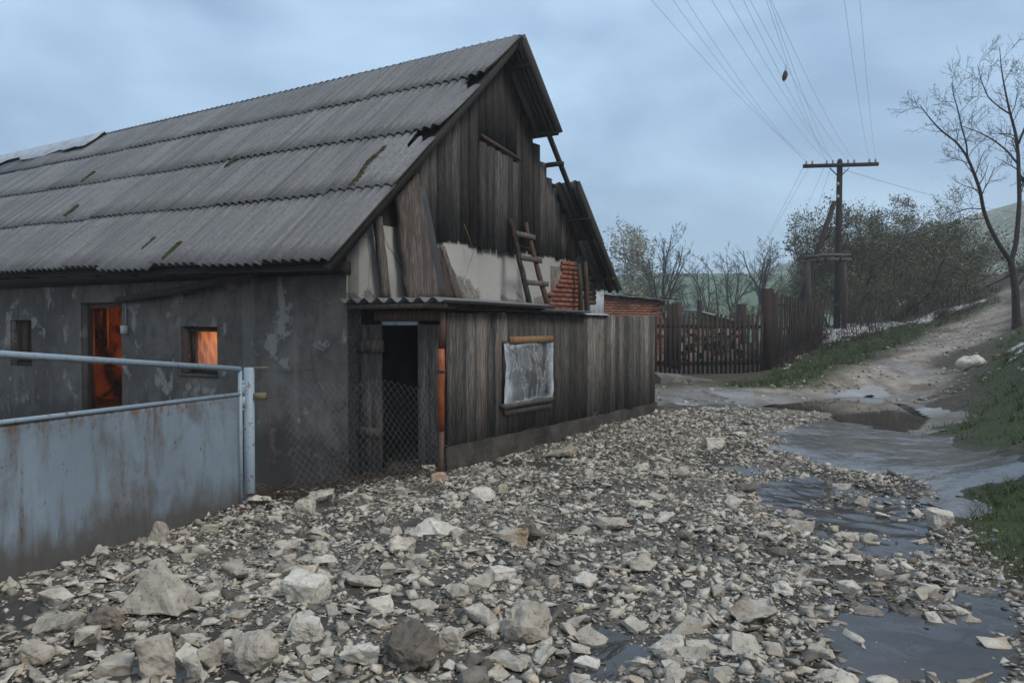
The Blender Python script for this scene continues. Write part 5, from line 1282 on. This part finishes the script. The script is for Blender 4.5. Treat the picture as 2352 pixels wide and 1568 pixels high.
labs = ['thin budding shrub left of the utility pole behind the leaning fence', 'budding shrub rising right behind the utility pole prop', 'dense budding bush just right of the utility pole', 'tallest budding bush in the hedge along the track',
        'bushy shrub behind the tallest bush of the hedge', 'wide budding bush right of the tallest one in the hedge', 'budding bush half hidden behind the wide bush of the hedge', 'lower dense bush near the right end of the hedge', 'last small bush at the right end of the hedge',
        'budding bush behind the timber frame and pole', 'low twiggy bush in front of the tallest bush', 'low twiggy bush in front of the wide bush', 'low twiggy bush at the track side near the right end of the hedge', 'low twiggy thicket just right of the timber frame']
for (px, py, Y, sc_, sz_, mi), lab in zip(specs, labs):
    q = at(px, py, Y); q[2] = gz(q[0], q[1]); e = empty('hedge_shrub', q, lab, 'shrub', 'shrubs of the hedge along the track')
    hh = at(px, sz_, Y)[2] - q[2]; e.scale = (sc_ * 5.2, sc_ * 5.2, hh); e.rotation_euler = (0, 0, rg.uniform(0, 6.28))
    for nm, me in zip(('stems', 'foliage'), sh[mi]):
        o = bpy.data.objects.new(nm, me); COL.objects.link(o); o.parent = e
# young trunk stems at the foot of the hedge
ym = None
for i in range(26):
    px = 1960 + i * 11 + rg.uniform(-5, 5); q = ground_px(px, 772 - (px - 1960) * .27 - rg.uniform(0, 10)); q[2] = gz(q[0], q[1])
    m = MB(); h_ = rg.uniform(.7, 1.8); m.tube([q - ZU * .1, q + np.array([rg.uniform(-.1, .1), 0, h_ * .5]), q + np.array([rg.uniform(-.2, .2), rg.uniform(-.1, .1), h_])], [.022, .017, .006], 4, cap=False)
    tag(put('sapling', m, M_bark, loc=q), 'thin bare saplings standing in the hail along the foot of the hedge', 'sapling', 'saplings along the foot of the hedge')

# trees beyond the yard and the far hill
def tree_mesh(seed, hgt, spread, fork, P, nleaf, lsp, lsz, rad, droop=0.0):
    rg = np.random.default_rng(seed); m = MB(); tp = []; p = np.array([0, 0, -.5]); n = 6; pts = [p]; d = np.array([0, 0, 1.0])
    for i in range(n):
        d = d + rg.normal(0, .05, 3); d /= np.linalg.norm(d); p = p + d * (hgt * fork + .5) / n; pts.append(p)
    m.tube(np.array(pts), np.linspace(rad, rad * .7, n + 1), 7, cap=False)
    for i in range(P['n0']):
        a_ = i / P['n0'] * 6.283 + rg.uniform(-.3, .3); k_ = rg.integers(4, n + 1); tl = rg.uniform(.15, 1) * spread; dd = np.array([math.cos(a_) * tl, math.sin(a_) * tl, 1.0]); dd /= np.linalg.norm(dd)
        branch(m, tp, pts[k_], dd, hgt * (1 - fork) * rg.uniform(.6, .85), rad * .5, 0, rg, P)
    return fit(m, add_leaves(tp, rg, nleaf, lsp, lsz, droop), ('trunk', 'crown'))
PT = dict(n0=8, seg=.7, wob=.13, up=.035, tap=.35, lev=4, kids=[6, 5, 4, 3, 0], **{'from': .2}, ang=(.4, .85), len=(.32, .55), thin=.5, rmin=.011)
PBi = dict(n0=8, seg=.8, wob=.12, up=.0, tap=.4, lev=3, kids=[6, 5, 3, 0], **{'from': .15}, ang=(.4, .9), len=(.3, .5), thin=.45, rmin=.012)
tms = {'birch': tree_mesh(1, 12, .30, .58, PBi, 3200, .12, .06, .11, 1.5), 'open': tree_mesh(2, 11, .75, .38, PT, 260, .12, .06, .19), 'open2': tree_mesh(3, 10, .9, .34, dict(PT, n0=6), 260, .14, .06, .17), 'bushy': tree_mesh(4, 7, 1.1, .12, PT, 2600, .2, .07, .11)}
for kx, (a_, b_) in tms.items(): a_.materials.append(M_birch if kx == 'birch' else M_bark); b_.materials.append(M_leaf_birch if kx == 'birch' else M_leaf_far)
far = [('birch', 1424, 62, 511, 1.5, 'pale drooping birch rising beside the right edge of the gable roof'), ('open', 1525, 56, 524, .8, 'tall bare tree with a round crown left of the far field'), ('open2', 1505, 64, 560, .7, 'paler bare tree close left behind the round crowned one'),
       ('open2', 1612, 60, 580, .75, 'small crooked bare tree in the middle of the valley'), ('open', 1735, 58, 538, 1.0, 'full round crowned tree standing left of the utility pole'), ('open2', 1690, 62, 562, .8, 'paler bare tree just left of the full round crowned tree'),
       ('bushy', 1470, 58, 640, .6, 'low greening tree between the birch and the round crowned tree'), ('bushy', 1790, 55, 655, .7, 'greening bush left of the hedge and right of the full crowned tree'), 
       ('bushy', 1580, 70, 690, 1.0, 'low hazy bush beyond the brick outbuilding'), ('bushy', 1650, 70, 690, 1.0, 'low hazy bush beyond the low hut roof'), ('bushy', 1830, 50, 610, .5, 'greening bush just behind the leaning fence and the pole prop'), ('bushy', 1715, 46, 690, .8, 'low green bush behind the thick hut post'),
       ('open2', 1555, 48, 640, .45, 'thin crooked sapling tree behind the picket fence')]
for kx, px, Y, top, ws, lab in far:
    q = at(px, 760, Y); q[2] = gz(q[0], q[1]); tp = at(px, top, Y)[2]; sz = tp - q[2]
    e = empty('birch_tree' if kx == 'birch' else 'valley_tree', q, lab, 'tree', 'trees in the valley'); e.scale = (sz * ws, sz * ws, sz); e.rotation_euler = (0, 0, rg.uniform(0, 6.28))
    for nm, me in zip(('trunk', 'crown'), tms[kx]):
        o = bpy.data.objects.new(nm, me); COL.objects.link(o); o.parent = e
# curved sapling arching above the low hut
pts = limb([(1650, 730), (1648, 700), (1644, 656), (1633, 622), (1613, 598), (1588, 584)], 25.5, .2); sp = empty('arching_sapling', pts[0], 'slender leafy sapling arching over the low hut roof', 'sapling')
m = MB(); m.tube(np.vstack([pts[0] - ZU * 1.2, pts]), [.028, .024, .02, .017, .014, .01, .006], 5); put('stem', m, M_twig, sp); put('leaves', add_leaves(list(pts[2:]) + [(pts[i] + pts[i + 1]) / 2 for i in range(2, 5)], rg, 60, .05, .03), M_leaf, sp)
# bushes and a pine on the right hillside
hb_ = [tree_mesh(20 + i, 3.0, 1.2, .1, dict(PT, n0=6, lev=2, kids=[6, 5, 0, 0, 0], rmin=.02), 1500, .22, .10, .08) for i in range(2)]
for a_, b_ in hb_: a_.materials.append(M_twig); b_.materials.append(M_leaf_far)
for i in range(60):
    px = rg.uniform(2195, 2400); Y = rg.uniform(55, 100); x = (px - CX) / F * Y; q = np.array([x, Y, gz(x, Y)])
    e = empty('hillside_bush', q, 'small pale bushes scattered over the grassy hillside at the right', 'bush', 'bushes on the right hillside'); s_ = rg.uniform(1.4, 3.2); e.scale = (s_, s_, s_)
    for nm, me in zip(('stems', 'foliage'), hb_[i % 2]):
        o = bpy.data.objects.new(nm, me); COL.objects.link(o); o.parent = e
x = (2300 - CX) / F * 118; pq = np.array([x, 118, gz(x, 118)])
pine = empty('pine_tree', pq, 'small dark pine on the crest of the right hillside', 'tree')
m = MB(); m.tube([pq - ZU * .5, pq + ZU * 2.2], [.12, .05], 6); put('trunk', m, M_bark, pine)
n = 1600; c = pq + np.stack([rg.normal(0, .75, n), rg.normal(0, .75, n), rg.uniform(.4, 2.6, n)], 1); u = rg.normal(0, 1, (n, 3)); v = np.cross(u, rg.normal(0, 1, (n, 3))); m = MB(); m.quads(c, u / np.linalg.norm(u, axis=1)[:, None] * .16, v / np.linalg.norm(v, axis=1)[:, None] * .05)
k = NM('pine_needles', .8); k.color((0.022, 0.035, 0.024)); put('crown', m, k.m, pine)
# ------------------------------------------------------------------ stones
def hull(pts):
    bm = bmesh.new()
    for p in pts: bm.verts.new(p)
    r_ = bmesh.ops.convex_hull(bm, input=bm.verts)
    junk = [v for v in bm.verts if not v.link_faces]; bmesh.ops.delete(bm, geom=junk, context='VERTS')
    return bm
def rock_pts(rg, kind, n=16):
    p = rg.uniform(-1, 1, (n, 3))
    if kind in ('block', 'slab'):
        q = np.abs(p) ** .35 * np.sign(p); p = q * rg.uniform(.82, 1, (n, 1))
    elif kind == 'round':
        p = rg.normal(0, 1, (n + 16, 3)); p /= np.linalg.norm(p, axis=1)[:, None]; p *= rg.uniform(.85, 1.05, (len(p), 1))
    elif kind == 'pyramid':
        b = rg.uniform(-1, 1, (n, 3)); b = np.abs(b) ** .4 * np.sign(b); b[:, 2] = rg.uniform(-1, -.55, n); t = np.array([[-.25, .1, 1.0], [-.1, .3, .95], [.75, .1, .1], [.55, -.6, -.1], [-.6, -.2, -.1]]) + rg.uniform(-.06, .06, (5, 3)); p = np.vstack([b, t])
    elif kind == 'wedge':
        q = np.abs(p) ** .4 * np.sign(p); q[:, 2] *= np.clip((q[:, 0] + 1.25) / 2, .1, 1); p = q
    return p
def rock_mesh(name, seed, dims, kind='block', cuts=3, rough=.05, bev=.05):
    rg = np.random.default_rng(seed); bm = hull(rock_pts(rg, kind, 14 if kind != 'slab' else 18))
    co = np.array([v.co[:] for v in bm.verts]); lo, hi = co.min(0), co.max(0)
    for v in bm.verts: v.co = Vector([(v.co[i] - (lo[i] + hi[i]) / 2) / (hi[i] - lo[i]) * dims[i] for i in range(3)])
    bmesh.ops.dissolve_limit(bm, angle_limit=.2, verts=bm.verts, edges=bm.edges)
    mn = min(dims); bmesh.ops.bevel(bm, geom=list(bm.edges), offset=mn * bev, segments=1, affect='EDGES', clamp_overlap=True)
    bmesh.ops.triangulate(bm, faces=bm.faces)
    for _ in range(cuts):
        ml = max(dims) * .5 ** (_ + 1) * 1.1
        es = [e for e in bm.edges if e.calc_length() > ml]
        if es: bmesh.ops.subdivide_edges(bm, edges=es, cuts=1); bmesh.ops.triangulate(bm, faces=bm.faces)
    bm.normal_update(); sz = float(np.mean(dims)); off = Vector((seed * 1.37 % 50, seed * 2.1 % 50, seed * .7 % 50))
    for v in bm.verts:
        q = v.co / sz
        d = mnoise.fractal(q * 1.8 + off, 1.0, 2.0, 3) * rough * 1.3 + (mnoise.noise(q * 7 + off)) * rough * .55 + mnoise.noise(q * 16 + off) * rough * .25
        v.co += v.normal * d * sz
    me = bpy.data.meshes.new(name); bm.to_mesh(me); bm.free(); return me
MS = {'p': M_stone, 'w': M_stone_w, 'd': M_stone_d, 'o': M_stone_o}
taken = []
def stone_at(px, yb, w_, h_, kind, mat, label, seed, yaw=None, tilt=(0, 0), sink=.14, depth=.85, name='stone', stain=None, rough=.05, lift=0.0):
    g = ground_px(px, yb); Y = g[1]; W, Hh = w_ * Y / F, h_ * Y / F
    D = W * depth; dy = D * .42
    x, y = g[0] * (1 + dy / Y), Y + dy
    hh = Hh * (1.0 if kind != 'slab' else .9)
    me = rock_mesh(name, seed, (W * 1.02, D, max(hh * (1 + sink) - D * .12, hh * .55)), kind, rough=rough); me.materials.append(MS[mat])
    o = bpy.data.objects.new(name, me); COL.objects.link(o)
    zc = gz(x, y) + max(hh * (1 + sink) - D * .12, hh * .55) * (.5 - sink)
    o.location = (x, y, zc + lift); o.rotation_euler = (R(tilt[0]), R(tilt[1]), R(yaw) if yaw is not None else 0)
    tag(o, label, 'stone'); taken.append((x, y, W * .5)); return o
NS = [(372, 1425, 152, 128, 'pyramid', 'p', 'largest pale limestone boulder, pyramid shaped, in front of the gate'), (708, 1392, 96, 80, 'block', 'w', 'pale block of limestone with an orange rust patch on its corner'),
      (690, 1340, 84, 50, 'wedge', 'p', 'pale humped stone resting just behind the rust patched block'), (362, 1552, 82, 108, 'block', 'o', 'tall squarish stone, white on top and brown below, at the bottom left'),
      (488, 1528, 54, 80, 'wedge', 'o', 'upright split stone with a rusty brown face near the bottom edge'), (588, 1548, 122, 104, 'round', 'p', 'big rounded grey limestone boulder near the bottom edge'),
      (936, 1545, 142, 100, 'round', 'd', 'largest dark porous boulder at the bottom middle'), (1214, 1472, 124, 84, 'round', 'p', 'round grey conglomerate boulder right of the bottom middle'),
      (992, 1240, 112, 46, 'pyramid', 'w', 'low humped whitish boulder in the middle of the rubble'), (1738, 1444, 112, 62, 'wedge', 'o', 'pale yellowish slab tilted to a sharp left point by the right hand pool'),
      (363, 1248, 42, 58, 'slab', 'o', 'upright tan stone propped against the foot of the steel gate'), (922, 1278, 62, 44, 'round', 'p', 'knobbly pale stone left below the humped whitish boulder'),
      (876, 1412, 52, 48, 'block', 'w', 'cube shaped pale stone with a yellow tinted top'), (706, 1478, 72, 54, 'block', 'w', 'square topped whitish stone between the big boulders at the bottom'),
      (694, 1185, 60, 56, 'block', 'p', 'squarish block standing in the rubble nearest the chain link mesh'), (738, 1150, 58, 34, 'slab', 'p', 'tilted slab leaning behind the block nearest the chain link mesh'),
      (1108, 1150, 56, 34, 'block', 'w', 'smooth whitish squarish stone before the shed plinth'), (1400, 1222, 86, 34, 'round', 'o', 'long tan yellow stone beside a puddle in mid rubble'),
      (1218, 1245, 62, 44, 'round', 'd', 'smooth grey rounded stone in mid rubble'), (1178, 1260, 66, 52, 'wedge', 'o', 'orange stained split stone beside the smooth grey one'),
      (1640, 1034, 46, 28, 'block', 'w', 'whitish stone with an orange spot near the far edge of the rubble'), (1563, 1106, 42, 30, 'round', 'p', 'pale round stone with a dark hollow below the far shed corner'),
      (1716, 1132, 58, 30, 'round', 'd', 'mottled brown rounded lump lying in the wet rubble'), (2230, 850, 66, 42, 'round', 'w', 'large white stone sitting alone at the grassy edge of the track'),
      (2162, 1212, 60, 50, 'block', 'w', 'pale block at the foot of the right grassy bank beside the stream'), (1925, 1120, 60, 18, 'slab', 'p', 'bar shaped pale stone lying crosswise in the shallow stream'),
      (1796, 1366, 48, 36, 'round', 'w', 'smooth rounded whitish stone standing behind the tilted pointed slab'), (2026, 1184, 32, 16, 'block', 'w', 'small square yellowish stone in the wet gravel near the stream'),
      (1472, 1322, 64, 42, 'wedge', 'p', 'wedge shaped pale stone in the right middle of the rubble'), (246, 1452, 78, 46, 'round', 'd', 'dark brown muddy boulder left of the largest pale boulder'),
      (140, 1455, 108, 40, 'slab', 'p', 'broad low pale stone left of the dark brown muddy boulder'), (84, 1530, 72, 60, 'round', 'p', 'grey rounded stone near the bottom left corner'),
      (826, 1535, 88, 52, 'wedge', 'w', 'white dished stone left of the largest dark boulder'), (1032, 1500, 64, 56, 'block', 'p', 'grey block right of the largest dark boulder'),
      (1286, 1048, 66, 20, 'wedge', 'p', 'broken pale slab lying along the shed plinth'), (1152, 1338, 62, 30, 'slab', 'w', 'pale domed flat stone above the conglomerate boulder'),
      (1942, 1236, 48, 28, 'wedge', 'p', 'pale wedge stone on the wet gravel below the stream bar'), (2242, 1362, 84, 16, 'slab', 'd', 'flat brown slab at the foot of the right bank'),
      (2232, 1425, 52, 30, 'pyramid', 'o', 'pale crumbling stone standing in the muddy pool at the right'), (1800, 1176, 82, 16, 'slab', 'p', 'long flat slab lying level in the middle of the wet rubble'),
      (1168, 1525, 96, 26, 'slab', 'p', 'long flat plate of limestone below the conglomerate boulder'), (740, 1304, 66, 22, 'slab', 'p', 'long thin flat stone above the humped stone in the left rubble'),
      (232, 1278, 42, 30, 'pyramid', 'p', 'small pointed stone against the gate foot left of the propped one'), (24, 1358, 34, 36, 'pyramid', 'p', 'small grey pointed stone at the left edge below the gate'),
      (1052, 1385, 62, 36, 'round', 'p', 'lumpy grey stone left of the conglomerate boulder'), (455, 1560, 52, 62, 'block', 'p', 'blocky pale stone on the bottom edge below the split rusty one'),
      (1345, 1352, 58, 34, 'round', 'w', 'pale stone cleft by dark gaps right of the flat domed stone'), (1480, 1165, 72, 20, 'slab', 'p', 'arched flat stone in the upper middle of the rubble'),
      (2080, 1540 - 8, 84, 22, 'slab', 'p', 'pale flat stone at the bottom edge in the muddy pool'), (1990, 1408, 66, 18, 'slab', 'd', 'thin dark tilted plate at the upper edge of the muddy pool'), (1920, 1590, 110, 36, 'round', 'p', 'broad pale stone cut by the bottom edge at the right'),
      (1530, 1238 - 40, 40, 26, 'block', 'w', 'small pale block above the arched flat stone'), (2155, 1545, 60, 20, 'slab', 'o', 'yellowish almond shaped flat stone in the muddy pool'), (1350, 1530, 56, 30, 'slab', 'w', 'white flat stone at the edge of the bottom pool'), (560, 1470, 40, 20, 'slab', 'p', 'pale flat chip behind the big rounded grey boulder'),
      (1700, 1000, 30, 12, 'slab', 'w', 'small whitish flat stone at the far edge of the rubble'), (1470, 1085, 44, 20, 'wedge', 'p', 'pale split wedge below the far end of the shed')]
for i, (px, yb, w_, h_, kd, mt, lab) in enumerate(NS):
    r_ = random.Random(i * 7 + 1); tl = {'slab': 7, 'wedge': 9, 'block': 6}.get(kd, 4)
    yaw = r_.uniform(-25, 25) if i else 0; tt = (r_.uniform(-tl, tl), r_.uniform(-tl, tl)); dp = .85
    if i == 10: tt = (-12, 8); dp = .35
    if i in (3, 4): dp = .8
    o = stone_at(px, min(yb, 1600), w_, h_, kd, mt, lab, 200 + i, yaw, tt, depth=dp, rough=.17 if i in (6, 7, 29) else (.10 if kd == 'round' else .075))
    if i in (1, 20, 12):
        m = MB()
# medium stones: every one its own object, copies of a handful of shapes
KIND = [('slab', 'p', 'flat pale limestone slab lying loose among the flood rubble', 'flat limestone slabs in the rubble'), ('block', 'p', 'angular pale limestone chunk lying loose among the flood rubble', 'angular limestone chunks in the rubble'),
        ('wedge', 'p', 'wedge shaped limestone piece lying loose among the flood rubble', 'wedge shaped limestone pieces in the rubble'), ('round', 'd', 'dark muddy rounded lump lying among the flood rubble', 'dark muddy lumps in the rubble'), ('block', 'o', 'yellow stained limestone chunk lying among the flood rubble', 'yellow stained chunks in the rubble')]
PROT = {}
for ki, (kd, mt, lab, grp) in enumerate(KIND):
    for s in range(5 if ki < 3 else 3):
        me = rock_mesh('stone', 500 + ki * 20 + s, (1, .75, {'slab': .24, 'block': .58, 'wedge': .42, 'round': .62}[kd]), kd, cuts=2, rough=.06); me.materials.append(MS[mt]); PROT.setdefault(ki, []).append(me)
rg = np.random.default_rng(77); cnt = 0; tries = 0
while cnt < 238 and tries < 9000:
    tries += 1
    px = rg.uniform(-10, 2362); py = 1010 + (1575 - 1010) * rg.random() ** .62
    g = ground_px(px, py); x, y = g[0], g[1]
    xa, ya = np.array([x]), np.array([y])
    if sdpoly(xa, ya, DEBRIS)[0] < .12: continue
    if sdpoly(xa, ya, POOL)[0] > 0 and rg.random() < .6: continue
    if float(fbm(xa, ya, 1.3, 3, 61)[0]) < rg.uniform(-.7, .1): continue
    s = rg.uniform(.075, .115) + .10 * rg.random() ** 4
    if any((x - a) ** 2 + (y - b) ** 2 < (c * .9 + s * .45) ** 2 for a, b, c in taken): continue
    ki = int(rg.choice(5, p=[.36, .30, .18, .09, .07])); me = PROT[ki][rg.integers(len(PROT[ki]))]
    o = bpy.data.objects.new('stone', me); COL.objects.link(o)
    hz = {'slab': .24, 'block': .58, 'wedge': .42, 'round': .62}[KIND[ki][0]] * s
    o.scale = (s * rg.uniform(.85, 1.25), s * rg.uniform(.85, 1.2), s * rg.uniform(.8, 1.15)); o.location = (x, y, gz(x, y) + hz * .30 + (.012 if KIND[ki][0] == 'slab' else 0))
    t_ = 22 if ki in (0, 2) else 14; o.rotation_euler = (R(rg.normal(0, t_ * .6)), R(rg.normal(0, t_ * .6)), rg.uniform(0, 6.28)); tag(o, KIND[ki][2], 'stone', KIND[ki][3])
    taken.append((x, y, s * .5)); cnt += 1
# the rest of the rubble: thousands of small stones, one object
TEM = []
for s in range(18):
    rgt = np.random.default_rng(900 + s); bm = hull(rock_pts(rgt, ['slab', 'wedge', 'slab', 'block'][s % 4], 9 if s < 12 else 7)); bmesh.ops.triangulate(bm, faces=bm.faces); bm.verts.ensure_lookup_table(); bm.verts.index_update()
    TEM.append((np.array([v.co[:] for v in bm.verts]), np.array([[v.index for v in f.verts] for f in bm.faces]), s % 4)); bm.free()
rub = MB()
DB = np.array(DEBRIS); x0, y0 = DB.min(0); x1, y1 = DB.max(0)
def scatter(n, s0, s1, ymax, seed, zoff, dens_thr, spill=0.0, patch=None):
    rg = np.random.default_rng(seed); x = rg.uniform(x0 - .5, x1 + .5, n * 4); y = rg.uniform(max(y0, .8), ymax, n * 4)
    vis = np.abs(x) < y * .72 + .8
    x, y = x[vis], y[vis]; sd = sdpoly(x, y, DEBRIS); ok = sd > rg.exponential(.08 + spill, len(x)) * -1 + .02
    dens = fbm(x, y, .8, 3, 61) * .6 + fbm(x, y, .25, 2, 62) * .4 + 0.25
    dens -= sstep(-.05, .1, sdpoly(x, y, POOL)) * .42 + sstep(0, .3, sdpoly(x, y, STREAM)) * .8
    for p in POCK: dens -= sstep(-.02, .12, sdpoly(x, y, p)) * .15
    if patch is not None: dens = sstep(.12, .45, fbm(x, y, .75, 3, patch)) - dens_thr
    ok &= rg.random(len(x)) < np.clip(dens + dens_thr, .03 if patch is None else 0, 1)
    x, y = x[ok][:n], y[ok][:n]; n = len(x); print('scatter', n)
    s = (s0 + (s1 - s0) * rg.random(n) ** 2.2) / 2; z = ground_h(x, y)
    ti = rg.integers(0, len(TEM), n)
    for t_ in range(len(TEM)):
        V, Fc, kd = TEM[t_]; sel = np.where(ti == t_)[0]; m = len(sel)
        if not m: continue
        sq = rg.uniform(.6, 1.25, (m, 3)) * np.array([1.15, .8, (.24, .5, .3, .6)[kd]])
        a = rg.uniform(0, 6.283, m); b = rg.normal(0, .28, m); c = rg.normal(0, .28, m)
        ca, sa, cb2, sb_, cc, sc2 = np.cos(a), np.sin(a), np.cos(b), np.sin(b), np.cos(c), np.sin(c); zz = np.zeros(m); oo = np.ones(m)
        Rz = np.stack([np.stack([ca, -sa, zz], -1), np.stack([sa, ca, zz], -1), np.stack([zz, zz, oo], -1)], 1)
        Rx = np.stack([np.stack([oo, zz, zz], -1), np.stack([zz, cb2, -sb_], -1), np.stack([zz, sb_, cb2], -1)], 1)
        Ry = np.stack([np.stack([cc, zz, sc2], -1), np.stack([zz, oo, zz], -1), np.stack([-sc2, zz, cc], -1)], 1)
        M_ = Rz @ Rx @ Ry
        P = V[None] * (sq * s[sel][:, None])[:, None]; P = np.einsum('mij,mvj->mvi', M_, P)
        P += np.stack([x[sel], y[sel], z[sel] + s[sel] * zoff], -1)[:, None]
        f = Fc[None] + (np.arange(m) * len(V))[:, None, None]; rub.add(P.reshape(-1, 3), f.reshape(-1, 3))
scatter(14500, .035, .12, 14.5, 1, .14, .38)
scatter(30000, .022, .055, 14.5, 2, .2, .4)
scatter(30000, .013, .028, 14.5, 3, .3, .18, .06)
scatter(30000, .006, .014, 7.5, 4, .3, .1)
o = put('rubble', rub, M_rubble); tag(o, 'small broken limestone and gravel spread over the mud before the shed', 'rubble', kind='stuff')
clod = MB(); rub, keep1 = clod, rub
scatter(9000, .015, .06, 14.5, 15, .45, .0, patch=95)
tag(put('mud_clods', clod, M_plinth), 'dark crumbled mud lying in clumps between the rubble stones', 'mud', kind='stuff')
# a few stones scattered on the track and the stream edges
rub2 = MB(); rub, keepr = rub2, rub
sDEB = DEBRIS; DEBRIS = TRACK; DB = np.array(TRACK); x0, y0 = DB.min(0); x1, y1 = DB.max(0)
scatter(11000, .02, .12, 36, 6, .2, .0, .6); DEBRIS = sDEB
tag(put('track_stones', rub2, M_rubble), 'scattered small stones along the muddy track', 'stones', kind='stuff')

# ------------------------------------------------------------------ grass, dry weeds, roots
gm = MB(); rg = np.random.default_rng(12)
def blades(poly, n, hmin, hmax, wd, seed, thr=0.0, zscale=1.0):
    rg = np.random.default_rng(seed); P = np.array(poly); lo, hi = P.min(0), P.max(0); area = 1
    x = rg.uniform(lo[0] - .5, hi[0], n * 3); y = rg.uniform(lo[1] - .5, hi[1], n * 3); vis = (np.abs(x) < y * .72 + .6) & (y > 3)
    x, y = x[vis], y[vis]
    ok = sdpoly(x, y, poly) + fbm(x, y, .5, 3, 31) * .5 + rg.normal(0, .06, len(x)) > 0; ok &= fbm(x, y, .45, 3, 88) + rg.normal(0, .35, len(x)) > thr
    x, y = x[ok][:n], y[ok][:n]; n = len(x); print('grass', n); z = ground_h(x, y)
    h = rg.uniform(hmin, hmax, n); a = rg.uniform(0, 6.283, n); w2 = wd * rg.uniform(.6, 1.3, n); ln = rg.uniform(.2, 1.2, n) * h; b = rg.uniform(0, 6.283, n)
    p = np.stack([x, y, z - .004], -1); u = np.stack([np.cos(a), np.sin(a), 0 * a], -1) * w2[:, None]; tip = p + np.stack([np.cos(b) * ln, np.sin(b) * ln, h], -1)
    gm.tris(p - u, p + u, tip)
blades(GRASSR2, 42000, .015, .055, .0035, 1, -.05); blades(GRASSR, 45000, .03, .09, .007, 2, -.1); blades(GRASSL, 30000, .03, .09, .011, 3, -.05)
for poly, n_, hh in ((GRASSR2, 260, .13), (GRASSR, 420, .2), (GRASSL, 300, .22)):
    P = np.array(poly); lo, hi = P.min(0), P.max(0); x = rg.uniform(lo[0] - .3, hi[0], n_ * 6); y = rg.uniform(lo[1] - .3, hi[1], n_ * 6)
    ok = (np.abs(x) < y * .72 + .6) & (y > 3) & (sdpoly(x, y, poly) + rg.normal(0, .12, len(x)) > 0); x, y = x[ok][:n_], y[ok][:n_]
    x = np.repeat(x, 16) + rg.normal(0, .03, len(x) * 16); y = np.repeat(y, 16) + rg.normal(0, .03, len(y) * 16); z = ground_h(x, y); m_ = len(x)
    h = hh * rg.uniform(.35, 1, m_); a = rg.uniform(0, 6.283, m_); b = rg.uniform(0, 6.283, m_); p = np.stack([x, y, z - .01], -1); wd_ = np.where(y > 9, .008, .0035)
    u = np.stack([np.cos(a), np.sin(a), 0 * a], -1) * wd_[:, None]; gm.tris(p - u, p + u, p + np.stack([np.cos(b) * h * .7, np.sin(b) * h * .7, h], -1))
tag(put('grass', gm, M_grass), 'short wet green grass on the banks beside the stream and track', 'grass', kind='stuff')
dm = MB(); rr = random.Random(19)
def tuft(p, n, h, sp):
    for i in range(n):
        a = rr.uniform(0, 6.283); l_ = h * rr.uniform(.4, 1); q = p + np.array([rr.gauss(0, sp), rr.gauss(0, sp), 0]); e = q + np.array([math.cos(a) * l_ * rr.uniform(.2, .9), math.sin(a) * l_ * rr.uniform(.2, .9), l_])
        dm.tube(np.array([q, (q + e) / 2 + ZU * l_ * .12, e]), [.007, .006, .003], 3, cap=False)
for i in range(60):
    t_ = rr.random(); q = lfp(t_); q = q + np.array([rr.uniform(.0, .35), -rr.uniform(.0, .35), 0]); q[2] = gz(q[0], q[1]); tuft(q, 14, .30, .12)
for i in range(130):
    px = rr.uniform(1890, 2290); q = ground_px(px, 800 - (px - 1890) * .27 + rr.uniform(-28, 8)); q[2] = gz(q[0], q[1]); tuft(q, 12, .34, .16)
tag(put('dry_grass', dm, M_straw if False else M_roots), 'dead dry grass tufts along the foot of the leaning fence and hedge', 'dry grass', kind='stuff')
wm = MB()
for i in range(520):
    t_ = rr.random(); px = 580 + 430 * t_; yb = 1150 - 70 * t_ + rr.gauss(0, 9)
    q = ground_px(px, yb); q[2] = gz(q[0], q[1]) + rr.uniform(0, .09); a = rr.uniform(0, 6.283); l_ = rr.uniform(.06, .30)
    P = [q]
    for s in range(4):
        a += rr.uniform(-.7, .7); P.append(P[-1] + np.array([math.cos(a) * l_ / 4, math.sin(a) * l_ / 4 * .6, rr.uniform(-.03, .03)]))
    wm.tube(np.array(P), rr.uniform(.002, .005), 3, cap=False)
tag(put('root_tangle', wm, M_roots), 'dark tangle of washed up roots and weeds at the foot of the mesh', 'roots', kind='stuff')
# loose twigs in the rubble
for i, (xa, ya, xb, yb) in enumerate(((2115, 1158, 2165, 1178), (760, 1345 - 60, 820, 1290), (1730, 1385, 1745, 1375))):
    if i: break
    A, B = ground_px(xa, ya), ground_px(xb, yb); A[2] = gz(A[0], A[1]) + .02; B[2] = gz(B[0], B[1]) + .05; m = MB(); m.tube([A, (A + B) / 2 + ZU * .01, B], [.008, .009, .006], 5)
    tag(put('stick', m, M_roots), 'thin stick lying beside the pale block at the stream edge', 'stick')
# upright stone at the stream bar
A = ground_px(1908, 1118)
o = bpy.data.objects.new('stone', rock_mesh('stone', 777, (.07, .05, .19), 'wedge')); o.data.materials.append(M_stone_d); COL.objects.link(o); o.location = (A[0], A[1] + .05, gz(A[0], A[1]) + .07); tag(o, 'dark pointed upright stone at the left end of the stream bar', 'stone')

# ------------------------------------------------------------------ evening haze
hz = MB(); hz.box((0, 170, 28), (330, 0, 0), (0, 260, 0), (0, 0, 36))
k = NM('haze'); k.t.nodes.remove(k.b); pv = k.n('ShaderNodeVolumePrincipled'); pv.inputs['Color'].default_value = (0.90, 0.95, 1.0, 1); pv.inputs['Density'].default_value = 0.0016; pv.inputs['Anisotropy'].default_value = 0.2
k.l(pv.outputs[0], k.t.nodes['Material Output'].inputs['Volume'])
tag(put('haze', hz, k.m), kind='stuff')
